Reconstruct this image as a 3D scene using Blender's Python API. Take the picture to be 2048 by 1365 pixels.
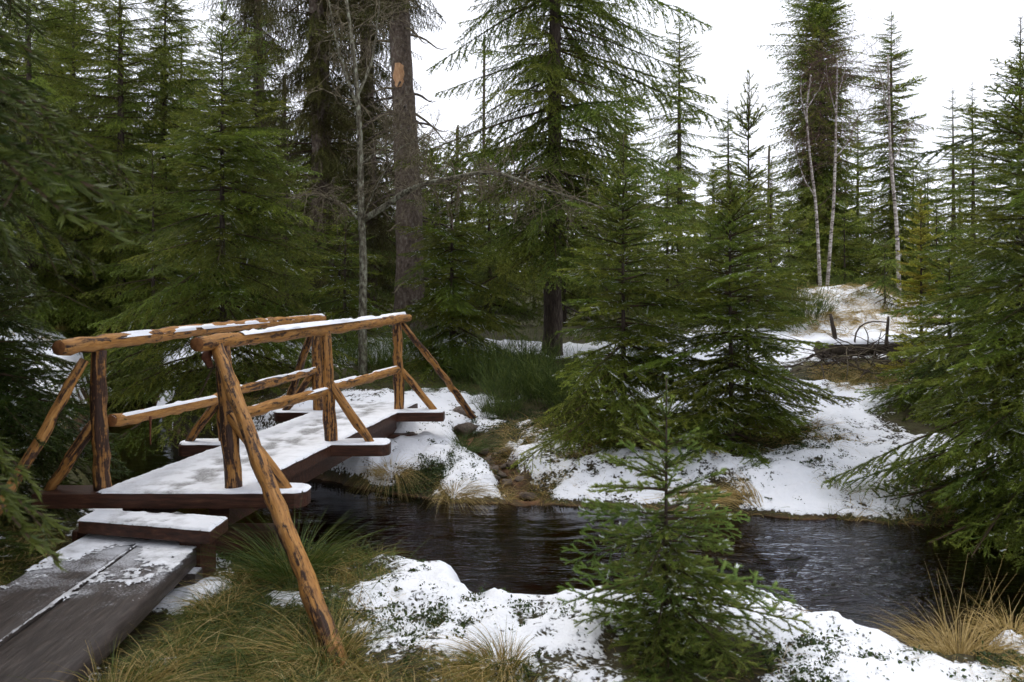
import bpy, math, random
import numpy as np
from mathutils import Vector, Matrix, Euler

for o in list(bpy.data.objects):
    bpy.data.objects.remove(o, do_unlink=True)
sc = bpy.context.scene
COL = sc.collection
PI = math.pi

# ------------------------------------------------------------------ camera, sky, sun, exposure
FPX, CX, CY, ZC = 1700.0, 1024.0, 574.0, 2.1      # focal length in photo pixels, horizon row, eye height over the water
cd = bpy.data.cameras.new('camera')
cam = bpy.data.objects.new('camera', cd)
COL.objects.link(cam)
cam.location = (0, 0, ZC)
cam.rotation_euler = (PI / 2, 0, 0)
cd.sensor_width = 36.0
cd.lens = FPX / 2048 * 36
cd.shift_y = -(682.5 - CY) / 2048
cd.clip_start = 0.05
cd.clip_end = 600
cd.dof.use_dof = True
cd.dof.focus_distance = 9.0
cd.dof.aperture_fstop = 4.5
sc.camera = cam

w = bpy.data.worlds.new('World')
sc.world = w
w.use_nodes = True
nt = w.node_tree
bg = nt.nodes['Background']
sky = nt.nodes.new('ShaderNodeTexSky')
sky.sky_type = 'NISHITA'
sky.sun_disc = False
SUN_EL, SUN_AZ = math.radians(62), math.radians(-40)   # azimuth from +Y towards +X
sky.sun_elevation = SUN_EL
sky.sun_rotation = SUN_AZ
sky.dust_density = 4
over = nt.nodes.new('ShaderNodeMix')                  # an even cloud deck hides most of the blue
over.data_type = 'RGBA'
over.inputs['Factor'].default_value = 0.88
over.inputs['B'].default_value = (10.2, 10.4, 11.3, 1)
nt.links.new(sky.outputs[0], over.inputs['A'])
nt.links.new(over.outputs['Result'], bg.inputs['Color'])
bg.inputs['Strength'].default_value = 0.12

sd = bpy.data.lights.new('sun', 'SUN')
sd.energy = 1.3
sd.angle = math.radians(25)
sd.color = (1.0, 0.96, 0.9)
sun = bpy.data.objects.new('sun', sd)
COL.objects.link(sun)
sdir = Vector((math.sin(SUN_AZ) * math.cos(SUN_EL), math.cos(SUN_AZ) * math.cos(SUN_EL), math.sin(SUN_EL)))
sun.rotation_euler = (-sdir).to_track_quat('-Z', 'Y').to_euler()

sc.view_settings.view_transform = 'Standard'
sc.view_settings.look = 'None'
sc.view_settings.gamma = 1
sc.view_settings.exposure = 0.2
sc.render.engine = 'CYCLES'
sc.cycles.max_bounces = 4
sc.cycles.diffuse_bounces = 2
sc.cycles.glossy_bounces = 2
sc.cycles.transparent_max_bounces = 6
sc.cycles.use_denoising = True
sc.cycles.use_adaptive_sampling = True
sc.cycles.adaptive_threshold = 0.05


def at(px, py, Y):
    """photo pixel at depth Y -> world point"""
    return Vector(((px - CX) / FPX * Y, Y, ZC - (py - CY) / FPX * Y))


# ------------------------------------------------------------------ noise
def _hash(ix, iy, seed):
    h = (ix.astype(np.int64) * 374761393 + iy.astype(np.int64) * 668265263 + seed * 974634777) & 0xFFFFFFFF
    h = ((h ^ (h >> 13)) * 1274126177) & 0xFFFFFFFF
    return ((h ^ (h >> 16)) & 0xFFFF) / 65535.0 * 2 * PI


def pn(x, y, seed=0):
    x = np.asarray(x, float); y = np.asarray(y, float)
    ix = np.floor(x); iy = np.floor(y)
    fx = x - ix; fy = y - iy
    def g(dx, dy):
        a = _hash(ix + dx, iy + dy, seed)
        return np.cos(a) * (fx - dx) + np.sin(a) * (fy - dy)
    u = fx * fx * fx * (fx * (fx * 6 - 15) + 10)
    v = fy * fy * fy * (fy * (fy * 6 - 15) + 10)
    return ((g(0, 0) * (1 - u) + g(1, 0) * u) * (1 - v) + (g(0, 1) * (1 - u) + g(1, 1) * u) * v) * 1.5


def fbm(x, y, seed=0, octv=4, gain=0.5):
    s = 0; a = 1.0; f = 1.0; n = 0
    for k in range(octv):
        s = s + a * pn(x * f, y * f, seed + k * 17)
        n += a; a *= gain; f *= 2.03
    return s / n


def sstep(a, b, x):
    t = np.clip((x - a) / (b - a), 0, 1)
    return t * t * (3 - 2 * t)


# ------------------------------------------------------------------ mesh helpers
class MB:
    """collects verts / faces (any polygon size, stored per size) and links them as ONE mesh object"""
    def __init__(self):
        self.v = []; self.f = []; self.n = 0; self.att = {}; self.mi = []
    def add(self, V, F, mat=0, **att):
        V = np.asarray(V, float).reshape(-1, 3)
        F = np.asarray(F, int)
        self.v.append(V); self.f.append(F + self.n); self.mi.append(np.full(len(F), mat))
        for k in set(self.att) | set(att):
            lst = self.att.setdefault(k, [np.zeros(self.n)] if self.n else [])
            a = att.get(k, 0.0)
            lst.append(np.broadcast_to(np.asarray(a, float), (len(V),)))
        self.n += len(V)
        return self
    def mesh(self, name, mats, smooth=True):
        me = bpy.data.meshes.new(name)
        V = np.concatenate(self.v) if self.v else np.zeros((0, 3))
        me.vertices.add(len(V))
        me.vertices.foreach_set('co', V.astype(np.float32).ravel())
        Fs = [f for f in self.f if len(f)]
        nl = sum(f.size for f in Fs)
        if nl:
            li = np.concatenate([f.ravel() for f in Fs])
            lt = np.concatenate([np.full(len(f), f.shape[1]) for f in Fs])
            mi = np.concatenate([m for m, f in zip(self.mi, self.f) if len(f)])
            ls = np.concatenate([[0], np.cumsum(lt)[:-1]])
            me.loops.add(nl); me.polygons.add(len(lt))
            me.loops.foreach_set('vertex_index', li.astype(np.int32))
            me.polygons.foreach_set('loop_start', ls.astype(np.int32))
            me.polygons.foreach_set('material_index', mi.astype(np.int32))
            me.polygons.foreach_set('use_smooth', np.full(len(lt), smooth))
        for m in (mats if isinstance(mats, (list, tuple)) else [mats]):
            me.materials.append(m)
        me.update(calc_edges=True)
        me.validate()
        for k, lst in self.att.items():
            a = me.attributes.new(k, 'FLOAT', 'POINT')
            a.data.foreach_set('value', np.concatenate(lst).astype(np.float32))
        return me
    def build(self, name, mats, parent=None, smooth=True):
        return link(name, self.mesh(name, mats, smooth), parent)


def link(name, me, parent=None, M=None):
    o = bpy.data.objects.new(name, me)
    COL.objects.link(o)
    if parent is not None:
        o.parent = parent
    if M is not None:
        o.matrix_local = M
    return o


def tag(o, label=None, cat=None, group=None, kind=None):
    if label: o['label'] = label
    if cat: o['category'] = cat
    if group: o['group'] = group
    if kind: o['kind'] = kind
    return o


def thing(name, label, cat, loc=(0, 0, 0), rz=0, group=None):
    o = bpy.data.objects.new(name, None)
    o.empty_display_size = 0.2
    COL.objects.link(o)
    o.location = loc
    o.rotation_euler = (0, 0, rz)
    return tag(o, label, cat, group)


def tube(P, R, n=6, cap=True, rough=0.0, rng=None):
    """tube along points P with radii R -> verts, quads(+cap fans as quads)"""
    P = np.asarray(P, float); m = len(P)
    R = np.broadcast_to(np.asarray(R, float), (m,))
    T = np.gradient(P, axis=0)
    T /= np.linalg.norm(T, axis=1)[:, None] + 1e-12
    ref = np.array([0, 0, 1.0]) if abs(T[:, 2]).mean() < 0.8 else np.array([1.0, 0, 0])
    A = np.cross(T, ref); A /= np.linalg.norm(A, axis=1)[:, None] + 1e-12
    B = np.cross(T, A)
    a = np.arange(n) / n * 2 * PI
    rr = R[:, None] * np.ones((1, n))
    if rough and rng is not None:
        rr = rr * (1 + rng.normal(0, rough, (m, n)))
    V = P[:, None, :] + rr[..., None] * (np.cos(a)[None, :, None] * A[:, None, :] + np.sin(a)[None, :, None] * B[:, None, :])
    V = V.reshape(-1, 3)
    i = np.arange(m - 1)[:, None] * n; j = np.arange(n)[None, :]; k = (j + 1) % n
    F = np.stack([i + j, i + k, i + n + k, i + n + j], -1).reshape(-1, 4)
    if cap:
        V = np.concatenate([V, P[:1], P[-1:]])
        c0, c1 = m * n, m * n + 1
        q = []
        for s in range(0, n, 2):
            q.append([c0, (s + 2) % n, (s + 1) % n, s])
            b = (m - 1) * n
            q.append([c1, b + s, b + (s + 1) % n, b + (s + 2) % n])
        F = np.concatenate([F, np.array(q)])
    return V, F


def prism(poly, z0, z1, bev=0.0):
    """polygon in xy extruded z0..z1, top edge chamfered a little; quads + ngon caps"""
    p = np.asarray(poly, float); n = len(p)
    c = p.mean(0)
    pi = p + (c - p) / (np.linalg.norm(c - p, axis=1)[:, None] + 1e-9) * bev
    rings = [(p, z0), (p, z1 - bev), (pi, z1)] if bev else [(p, z0), (p, z1)]
    V = np.concatenate([np.c_[r, np.full(n, z)] for r, z in rings])
    j = np.arange(n); k = (j + 1) % n
    Q = np.concatenate([np.stack([q * n + j, q * n + k, (q + 1) * n + k, (q + 1) * n + j], -1) for q in range(len(rings) - 1)])
    return V, Q, (np.array([(len(rings) - 1) * n + j])), np.array([j[::-1]])


# ------------------------------------------------------------------ materials
def new_mat(name):
    m = bpy.data.materials.new(name)
    m.use_nodes = True
    t = m.node_tree
    return m, t, t.nodes['Principled BSDF'], t.nodes['Material Output']


def N(t, typ, **kw):
    n = t.nodes.new(typ)
    for k, v in kw.items():
        setattr(n, k, v)
    return n


def noise(t, scale, detail=4, vec=None, rough=0.6, dist=0):
    n = N(t, 'ShaderNodeTexNoise')
    n.inputs['Scale'].default_value = scale
    n.inputs['Detail'].default_value = detail
    n.inputs['Roughness'].default_value = rough
    n.inputs['Distortion'].default_value = dist
    if vec is not None:
        t.links.new(vec, n.inputs['Vector'])
    return n.outputs['Fac']


def ramp(t, fac, stops):
    r = N(t, 'ShaderNodeValToRGB')
    el = r.color_ramp.elements
    while len(el) < len(stops):
        el.new(0.5)
    for e, (p, c) in zip(el, stops):
        e.position = p
        e.color = (*c, 1) if len(c) == 3 else c
    t.links.new(fac, r.inputs[0])
    return r.outputs['Color']


def mixc(t, fac, a, b):
    m = N(t, 'ShaderNodeMix', data_type='RGBA')
    for s, v in (('Factor', fac), ('A', a), ('B', b)):
        if hasattr(v, 'is_linked') or hasattr(v, 'links'):
            t.links.new(v, m.inputs[s])
        else:
            m.inputs[s].default_value = v if s == 'Factor' else (*v, 1)
    return m.outputs['Result']


def math_(t, op, a, b=0.5, clamp=False):
    m = N(t, 'ShaderNodeMath', operation=op, use_clamp=clamp)
    if op == 'MULTIPLY_ADD': m.inputs[2].default_value = 0.65
    for k, v in enumerate((a, b)):
        if hasattr(v, 'links'):
            t.links.new(v, m.inputs[k])
        else:
            m.inputs[k].default_value = v
    return m.outputs[0]


def attr(t, name):
    return N(t, 'ShaderNodeAttribute', attribute_name=name).outputs['Fac']


def bump(t, p, h, strength=0.4, dist=0.02):
    b = N(t, 'ShaderNodeBump')
    b.inputs['Strength'].default_value = strength
    b.inputs['Distance'].default_value = dist
    t.links.new(h, b.inputs['Height'])
    t.links.new(b.outputs[0], p.inputs['Normal'])


def coords(t, scale=(1, 1, 1), kind='Object'):
    tc = N(t, 'ShaderNodeTexCoord')
    mp = N(t, 'ShaderNodeMapping')
    mp.inputs['Scale'].default_value = scale
    t.links.new(tc.outputs[kind], mp.inputs['Vector'])
    return mp.outputs[0]


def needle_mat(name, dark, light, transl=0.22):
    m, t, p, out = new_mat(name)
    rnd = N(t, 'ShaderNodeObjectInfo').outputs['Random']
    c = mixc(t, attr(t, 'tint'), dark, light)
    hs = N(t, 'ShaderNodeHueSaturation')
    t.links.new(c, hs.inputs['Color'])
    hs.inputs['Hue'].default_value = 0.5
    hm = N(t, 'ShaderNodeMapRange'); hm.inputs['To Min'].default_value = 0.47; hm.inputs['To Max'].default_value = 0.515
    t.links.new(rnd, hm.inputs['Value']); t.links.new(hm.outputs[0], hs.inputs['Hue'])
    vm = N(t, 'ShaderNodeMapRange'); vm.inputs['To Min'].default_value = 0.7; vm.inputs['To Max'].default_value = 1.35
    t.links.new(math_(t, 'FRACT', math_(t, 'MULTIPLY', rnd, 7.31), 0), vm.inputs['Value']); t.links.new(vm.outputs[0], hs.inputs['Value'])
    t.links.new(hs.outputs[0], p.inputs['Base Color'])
    p.inputs['Roughness'].default_value = 0.5
    p.inputs['Specular IOR Level'].default_value = 0.22
    tr = N(t, 'ShaderNodeBsdfTranslucent')
    t.links.new(hs.outputs[0], tr.inputs['Color'])
    mx = N(t, 'ShaderNodeMixShader')
    mx.inputs[0].default_value = transl
    t.links.new(p.outputs[0], mx.inputs[1]); t.links.new(tr.outputs[0], mx.inputs[2])
    t.links.new(mx.outputs[0], out.inputs['Surface'])
    return m


def simple_mat(name, stops, scale=(1, 1, 1), nscale=8, rough=0.85, bumps=0.5, bdist=0.02, detail=6, spec=0.3, dist=0):
    m, t, p, out = new_mat(name)
    v = coords(t, scale)
    n = noise(t, nscale, detail, v, 0.65, dist)
    t.links.new(ramp(t, n, stops), p.inputs['Base Color'])
    p.inputs['Roughness'].default_value = rough
    p.inputs['Specular IOR Level'].default_value = spec
    if bumps:
        bump(t, p, n, bumps, bdist)
    return m


MAT = {}
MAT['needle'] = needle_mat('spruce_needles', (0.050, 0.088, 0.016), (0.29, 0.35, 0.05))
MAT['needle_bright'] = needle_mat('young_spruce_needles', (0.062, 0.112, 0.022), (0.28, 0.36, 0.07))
MAT['needle_yellow'] = needle_mat('yellow_spruce_needles', (0.24, 0.25, 0.028), (0.56, 0.55, 0.07))
MAT['needle_old'] = needle_mat('old_spruce_needles', (0.055, 0.060, 0.018), (0.15, 0.145, 0.035))
MAT['twig'] = simple_mat('twig_bark', [(0.3, (0.03, 0.02, 0.012)), (0.7, (0.09, 0.055, 0.03))], nscale=30, bumps=0)
MAT['bark'] = simple_mat('spruce_bark', [(0.3, (0.022, 0.016, 0.012)), (0.55, (0.07, 0.052, 0.04)), (0.75, (0.14, 0.12, 0.10))], (6, 6, 1.6), 5, 0.95, 1.0, 0.03)
MAT['bark_old'] = simple_mat('old_grey_bark', [(0.3, (0.04, 0.03, 0.024)), (0.5, (0.11, 0.082, 0.062)), (0.60, (0.16, 0.13, 0.105)), (0.72, (0.24, 0.25, 0.19))], (4, 4, 2.6), 4.5, 0.95, 1.0, 0.04)
MAT['bark_rowan'] = simple_mat('lichen_bark', [(0.36, (0.045, 0.038, 0.027)), (0.5, (0.15, 0.135, 0.095)), (0.66, (0.34, 0.35, 0.26))], (1, 1, .5), 22, 0.95, 0.6, 0.01)
MAT['twig_grey'] = simple_mat('bare_twig', [(0.35, (0.08, 0.06, 0.04)), (0.6, (0.19, 0.16, 0.10)), (0.8, (0.34, 0.33, 0.24))], nscale=14, bumps=0)
MAT['twig_purple'] = simple_mat('birch_twig', [(0.35, (0.06, 0.03, 0.026)), (0.7, (0.13, 0.075, 0.06))], nscale=14, bumps=0)
MAT['birch'] = simple_mat('birch_bark', [(0.38, (0.035, 0.028, 0.025)), (0.47, (0.26, 0.22, 0.19)), (0.62, (0.52, 0.49, 0.45))], (2, 2, 5), 4, 0.8, 0.4, 0.01)
MAT['dead'] = simple_mat('dead_wood', [(0.3, (0.03, 0.022, 0.017)), (0.7, (0.12, 0.095, 0.075))], (4, 4, 1), 8, 0.95, 0.7, 0.02)
MAT['wood_scar'] = simple_mat('bare_wood', [(0.3, (0.30, 0.15, 0.07)), (0.7, (0.58, 0.36, 0.20))], (3, 3, 1), 9, 0.9, 0.6, 0.02)
MAT['deck_wood'] = simple_mat('wet_brown_timber', [(0.3, (0.022, 0.010, 0.006)), (0.6, (0.075, 0.030, 0.017)), (0.8, (0.15, 0.07, 0.035))], (1.2, 9, 9), 5, 0.5, 0.5, 0.008)
def ramp_mat():
    m, t, p, out = new_mat('wet_dark_plank')
    g = noise(t, 6, 7, coords(t, (8, 0.8, 8)), 0.65)
    wood = ramp(t, g, [(0.3, (0.018, 0.013, 0.011)), (0.55, (0.052, 0.040, 0.034)), (0.8, (0.12, 0.095, 0.08))])
    sx = N(t, 'ShaderNodeSeparateXYZ'); t.links.new(N(t, 'ShaderNodeTexCoord').outputs['Object'], sx.inputs[0])
    yy = N(t, 'ShaderNodeMapRange'); yy.inputs['From Min'].default_value = 3.6; yy.inputs['From Max'].default_value = 5.3
    t.links.new(sx.outputs['Y'], yy.inputs['Value'])
    f1 = noise(t, 85, 4, coords(t), 0.8); f2 = noise(t, 4.5, 4, coords(t))
    k = math_(t, 'ADD', math_(t, 'MULTIPLY', f1, .6), math_(t, 'ADD', math_(t, 'MULTIPLY', f2, .5), math_(t, 'MULTIPLY', yy.outputs[0], .34)))
    nz_ = N(t, 'ShaderNodeSeparateXYZ'); t.links.new(N(t, 'ShaderNodeNewGeometry').outputs['Normal'], nz_.inputs[0])
    k = math_(t, 'MULTIPLY', k, math_(t, 'MULTIPLY_ADD', nz_.outputs['Z'], 0.35))
    k = ramp(t, k, [(0.75, (0, 0, 0)), (0.90, (1, 1, 1))])
    t.links.new(mixc(t, math_(t, 'MULTIPLY', k, .8), wood, (0.62, 0.64, 0.68)), p.inputs['Base Color'])
    p.inputs['Roughness'].default_value = 0.45
    p.inputs['Specular IOR Level'].default_value = 0.35
    bump(t, p, g, 0.5, 0.008)
    return m
MAT['ramp_wood'] = ramp_mat()
MAT['stone'] = simple_mat('wet_stone', [(0.3, (0.06, 0.045, 0.035)), (0.6, (0.17, 0.13, 0.10)), (0.8, (0.28, 0.24, 0.2))], nscale=7, rough=0.6, bumps=0.7)
MAT['leaf'] = simple_mat('dry_leaf', [(0.3, (0.05, 0.02, 0.012)), (0.7, (0.16, 0.06, 0.03))], nscale=40, bumps=0.3, bdist=0.002)
MAT['iron'] = simple_mat('rusty_iron', [(0.3, (0.05, 0.018, 0.01)), (0.7, (0.16, 0.055, 0.025))], nscale=30, bumps=0.3, bdist=0.002)


def snow_mat():
    m, t, p, out = new_mat('snow')
    v = coords(t)
    n1 = noise(t, 60, 4, v); n2 = noise(t, 9, 4, v)
    sl = attr(t, 'slush')
    c = mixc(t, n2, (0.80, 0.83, 0.88), (0.88, 0.89, 0.92))
    f = math_(t, 'MULTIPLY', sl, math_(t, 'MULTIPLY', n1, 1.7), True)
    c = mixc(t, f, c, (0.22, 0.215, 0.21))
    t.links.new(c, p.inputs['Base Color'])
    p.inputs['Roughness'].default_value = 0.65
    p.inputs['Specular IOR Level'].default_value = 0.25
    p.inputs['Subsurface Weight'].default_value = 0.0
    bump(t, p, math_(t, 'ADD', n2, math_(t, 'MULTIPLY', n1, 0.35)), 0.5, 0.02)
    return m
MAT['snow'] = snow_mat()


def log_mat():
    """peeled spruce log: honey wood with strips of dark inner bark; local Z runs along the log"""
    m, t, p, out = new_mat('peeled_log')
    rnd = N(t, 'ShaderNodeObjectInfo').outputs['Random']
    tc = N(t, 'ShaderNodeTexCoord')
    mp = N(t, 'ShaderNodeMapping')
    mp.inputs['Scale'].default_value = (16, 16, 1.7)
    t.links.new(tc.outputs['Object'], mp.inputs['Vector'])
    off = N(t, 'ShaderNodeCombineXYZ')
    t.links.new(math_(t, 'MULTIPLY', rnd, 37.0), off.inputs[0]); t.links.new(math_(t, 'MULTIPLY', rnd, 91.0), off.inputs[2])
    t.links.new(off.outputs[0], mp.inputs['Location'])
    v = mp.outputs[0]
    n1 = noise(t, 1.7, 7, v, 0.66, 0.3)
    n2 = noise(t, 5, 4, v)
    n3 = noise(t, 2.3, 5, coords(t, (9, 9, 9)), 0.7)
    wood = ramp(t, n2, [(0.3, (0.22, 0.093, 0.022)), (0.55, (0.40, 0.19, 0.048)), (0.8, (0.52, 0.30, 0.10))])
    bark = ramp(t, n2, [(0.3, (0.018, 0.009, 0.006)), (0.6, (0.055, 0.025, 0.014)), (0.8, (0.11, 0.055, 0.03))])
    msk = ramp(t, math_(t, 'ADD', math_(t, 'ADD', math_(t, 'MULTIPLY', n1, 0.75), math_(t, 'MULTIPLY', n3, 0.25)), attr(t, 'barky')), [(0.515, (0, 0, 0)), (0.57, (1, 1, 1))])
    grey = ramp(t, noise(t, 3.1, 4, coords(t, (4, 4, 1.2)), 0.6), [(0.48, (0, 0, 0)), (0.66, (1, 1, 1))])
    wood = mixc(t, math_(t, 'MULTIPLY', grey, 0.35), wood, (0.15, 0.105, 0.075))
    t.links.new(mixc(t, msk, wood, bark), p.inputs['Base Color'])
    p.inputs['Roughness'].default_value = 0.6
    p.inputs['Specular IOR Level'].default_value = 0.3
    bump(t, p, math_(t, 'ADD', math_(t, 'MULTIPLY', msk, 0.8), n2), 0.6, 0.006)
    return m
MAT['log'] = log_mat()
MAT['log_end'] = simple_mat('sawn_log_end', [(0.3, (0.09, 0.035, 0.012)), (0.7, (0.26, 0.11, 0.035))], nscale=20, bumps=0.3, bdist=0.003)


def ground_mat():
    m, t, p, out = new_mat('forest_ground')
    v = coords(t)
    big = noise(t, 2.2, 6, v); fine = noise(t, 34, 5, v); mid = noise(t, 9, 5, v)
    soil = ramp(t, math_(t, 'ADD', math_(t, 'MULTIPLY', fine, 0.55), math_(t, 'MULTIPLY', big, 0.45)),
                [(0.33, (0.012, 0.011, 0.006)), (0.47, (0.045, 0.035, 0.014)), (0.56, (0.05, 0.055, 0.014)), (0.68, (0.14, 0.105, 0.04))])
    bed = ramp(t, mid, [(0.3, (0.02, 0.010, 0.005)), (0.5, (0.10, 0.048, 0.02)), (0.7, (0.22, 0.12, 0.055))])
    base = mixc(t, attr(t, 'bed'), soil, bed)
    s = attr(t, 'snow')
    sm = math_(t, 'ADD', s, math_(t, 'MULTIPLY', math_(t, 'SUBTRACT', math_(t, 'ADD', math_(t, 'MULTIPLY', fine, 0.6), math_(t, 'MULTIPLY', mid, 0.4)), 0.5), 1.9))
    k = ramp(t, sm, [(0.46, (0, 0, 0)), (0.56, (1, 1, 1))])
    snowc = mixc(t, mid, (0.80, 0.83, 0.88), (0.89, 0.90, 0.93))
    t.links.new(mixc(t, k, base, snowc), p.inputs['Base Color'])
    p.inputs['Roughness'].default_value = 0.7
    p.inputs['Specular IOR Level'].default_value = 0.2
    bump(t, p, math_(t, 'ADD', math_(t, 'MULTIPLY', k, 0.7), math_(t, 'ADD', math_(t, 'MULTIPLY', fine, 0.5), mid)), 0.7, 0.03)
    return m
MAT['ground'] = ground_mat()


def water_mat():
    m, t, p, out = new_mat('peat_water')
    t.nodes.remove(p)
    v = coords(t, (0.75, 2.2, 1.0))
    n1 = noise(t, 4.0, 3, v, 0.5, 2.2); n2 = noise(t, 15, 2, v, 0.5, 1.0)
    b = N(t, 'ShaderNodeBump')
    b.inputs['Strength'].default_value = 0.5; b.inputs['Distance'].default_value = 0.03
    t.links.new(math_(t, 'MULTIPLY', math_(t, 'ADD', n1, math_(t, 'MULTIPLY', n2, 0.3)), attr(t, 'flow')), b.inputs['Height'])
    gl = N(t, 'ShaderNodeBsdfGlossy'); gl.inputs['Roughness'].default_value = 0.04
    gl.inputs['Color'].default_value = (0.9, 0.93, 1, 1)
    tr = N(t, 'ShaderNodeBsdfTransparent'); tr.inputs['Color'].default_value = (0.20, 0.09, 0.032, 1)
    fr = N(t, 'ShaderNodeFresnel'); fr.inputs['IOR'].default_value = 1.33
    t.links.new(b.outputs[0], gl.inputs['Normal']); t.links.new(b.outputs[0], fr.inputs['Normal'])
    mx = N(t, 'ShaderNodeMixShader')
    t.links.new(fr.outputs[0], mx.inputs[0]); t.links.new(tr.outputs[0], mx.inputs[1]); t.links.new(gl.outputs[0], mx.inputs[2])
    t.links.new(mx.outputs[0], out.inputs['Surface'])
    return m
MAT['water'] = water_mat()


def blade_mat(name, stops, rough=0.6, transl=0.2):
    m, t, p, out = new_mat(name)
    c = ramp(t, attr(t, 'tint'), stops)
    t.links.new(c, p.inputs['Base Color'])
    p.inputs['Roughness'].default_value = rough
    p.inputs['Specular IOR Level'].default_value = 0.3
    tr = N(t, 'ShaderNodeBsdfTranslucent'); t.links.new(c, tr.inputs['Color'])
    mx = N(t, 'ShaderNodeMixShader'); mx.inputs[0].default_value = transl
    t.links.new(p.outputs[0], mx.inputs[1]); t.links.new(tr.outputs[0], mx.inputs[2])
    t.links.new(mx.outputs[0], out.inputs['Surface'])
    return m
MAT['grass'] = blade_mat('moor_grass', [(0.0, (0.03, 0.065, 0.010)), (0.4, (0.10, 0.125, 0.018)), (0.7, (0.32, 0.22, 0.06)), (1.0, (0.56, 0.42, 0.19))])
MAT['moss'] = blade_mat('bilberry_leaf', [(0.0, (0.02, 0.036, 0.010)), (0.55, (0.06, 0.095, 0.02)), (0.8, (0.07, 0.05, 0.018)), (1.0, (0.13, 0.06, 0.03))])
MAT['broom'] = blade_mat('green_stems', [(0.0, (0.03, 0.055, 0.012)), (0.6, (0.08, 0.12, 0.02)), (1.0, (0.17, 0.20, 0.045))])

# ------------------------------------------------------------------ terrain
STREAM = np.array([(9, 6.6), (6, 6.9), (3.56, 7.5), (2.2, 7.8), (0.85, 8.1), (-0.6, 8.25), (-1.47, 8.75), (-3.2, 10.2), (-5.0, 12.4), (-6.5, 15.6), (-8.5, 19), (-11, 22),
                   (-12.2, 21), (-9.4, 18), (-7.7, 15.6), (-6.6, 12.9), (-5.4, 10.6), (-4.5, 9.2), (-3.6, 7.6), (-2.3, 6.7), (-1.42, 6.2), (-0.92, 5.9), (-0.28, 5.52),
                   (-0.12, 5.15), (0.12, 5.0), (0.4, 5.05), (0.75, 5.02), (1.2, 5.2), (1.55, 5.38), (1.72, 4.85), (1.95, 4.52), (2.15, 4.36), (2.45, 4.62), (2.85, 4.75), (4, 4.25), (6, 3.6), (9, 3.0)])


def stream_sd(x, y):
    """signed distance to the stream's outline, negative in the water"""
    x = np.asarray(x, float); y = np.asarray(y, float)
    d2 = np.full(x.shape, 1e9); ins = np.zeros(x.shape, bool)
    n = len(STREAM)
    for i in range(n):
        ax, ay = STREAM[i]; bx, by = STREAM[(i + 1) % n]
        ex, ey = bx - ax, by - ay
        t = np.clip(((x - ax) * ex + (y - ay) * ey) / (ex * ex + ey * ey), 0, 1)
        d2 = np.minimum(d2, (x - ax - t * ex) ** 2 + (y - ay - t * ey) ** 2)
        c = (ay > y) != (by > y)
        ins ^= c & (x < ex * (y - ay) / (ey if abs(ey) > 1e-9 else 1e-9) + ax)
    return np.sqrt(d2) * np.where(ins, -1, 1)


BROOK = [(-0.55, 10.0), (-0.25, 9.3), (-0.05, 8.8), (0.2, 8.2)]


def seg_dist(x, y, pts):
    d = np.full(np.shape(x), 1e9)
    for (ax, ay), (bx, by) in zip(pts[:-1], pts[1:]):
        ex, ey = bx - ax, by - ay
        t = np.clip(((x - ax) * ex + (y - ay) * ey) / (ex * ex + ey * ey), 0, 1)
        d = np.minimum(d, np.hypot(x - ax - t * ex, y - ay - t * ey))
    return d


def softplus(s, k=1.5):
    return np.log1p(np.exp(np.clip(s * k, -40, 40))) / k


def land(x, y, full=False):
    x = np.asarray(x, float); y = np.asarray(y, float)
    sdv = stream_sd(x, y) + 0.10 * fbm(x * 1.6, y * 1.6, 5, 3) + 0.04 * pn(x * 6, y * 6, 9)
    z = 0.30 + 0.11 * np.clip(y - 8.6, 0, 8) + 0.03 * np.clip(y - 16.6, 0, 60)
    z = z + 0.42 * softplus((-x - 8.0) * 0.6 + (np.minimum(y, 34) - 15.5) * 0.33) * sstep(0.0, 3.0, sdv)
    z = z + 0.16 * np.exp(-((x + 1.75) ** 2 / 0.7 + (y - 10.6) ** 2 / 1.2))
    z = z + (0.85 + .35 * fbm(x * 1.6, y * 1.6, 12, 3)) * np.exp(-((x - 7.6) ** 2 / 3.6 + (y - 19.5) ** 2 / 4.5))
    z = z + 0.12 * fbm(x * 0.5, y * 0.5, 2, 3) + 0.07 * fbm(x * 1.7, y * 1.7, 3, 3) * sstep(0.1, 0.6, sdv)
    far = (y > 7.05 - 0.3 * np.clip(x, 0, 4)) & (x > -1.5)
    wd = np.where(far, 0.85, 0.28)
    k = sstep(-0.18, 1, sdv / wd)
    k = np.where(sdv < 0, np.clip(0.06 + sdv * 0.1, 0, 1), np.maximum(k, 0.06 + sstep(0, wd, sdv) * 0.94))
    bedz = -0.10 - 0.30 * sstep(0, 0.9, -sdv)
    z = np.where(sdv < 0, bedz * sstep(-0.02, 0.10, -sdv) + 0.005, 0.005 + (z - 0.005) * sstep(0, 1, sdv / wd) ** 0.8)
    bd = seg_dist(x, y, BROOK)
    z = z - 0.16 * np.exp(-(bd / 0.2) ** 2) * sstep(0, 0.4, sdv)
    if full:
        return z, sdv, bd
    return z


def gz(x, y):
    return float(land(np.array([x]), np.array([y]))[0])


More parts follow.
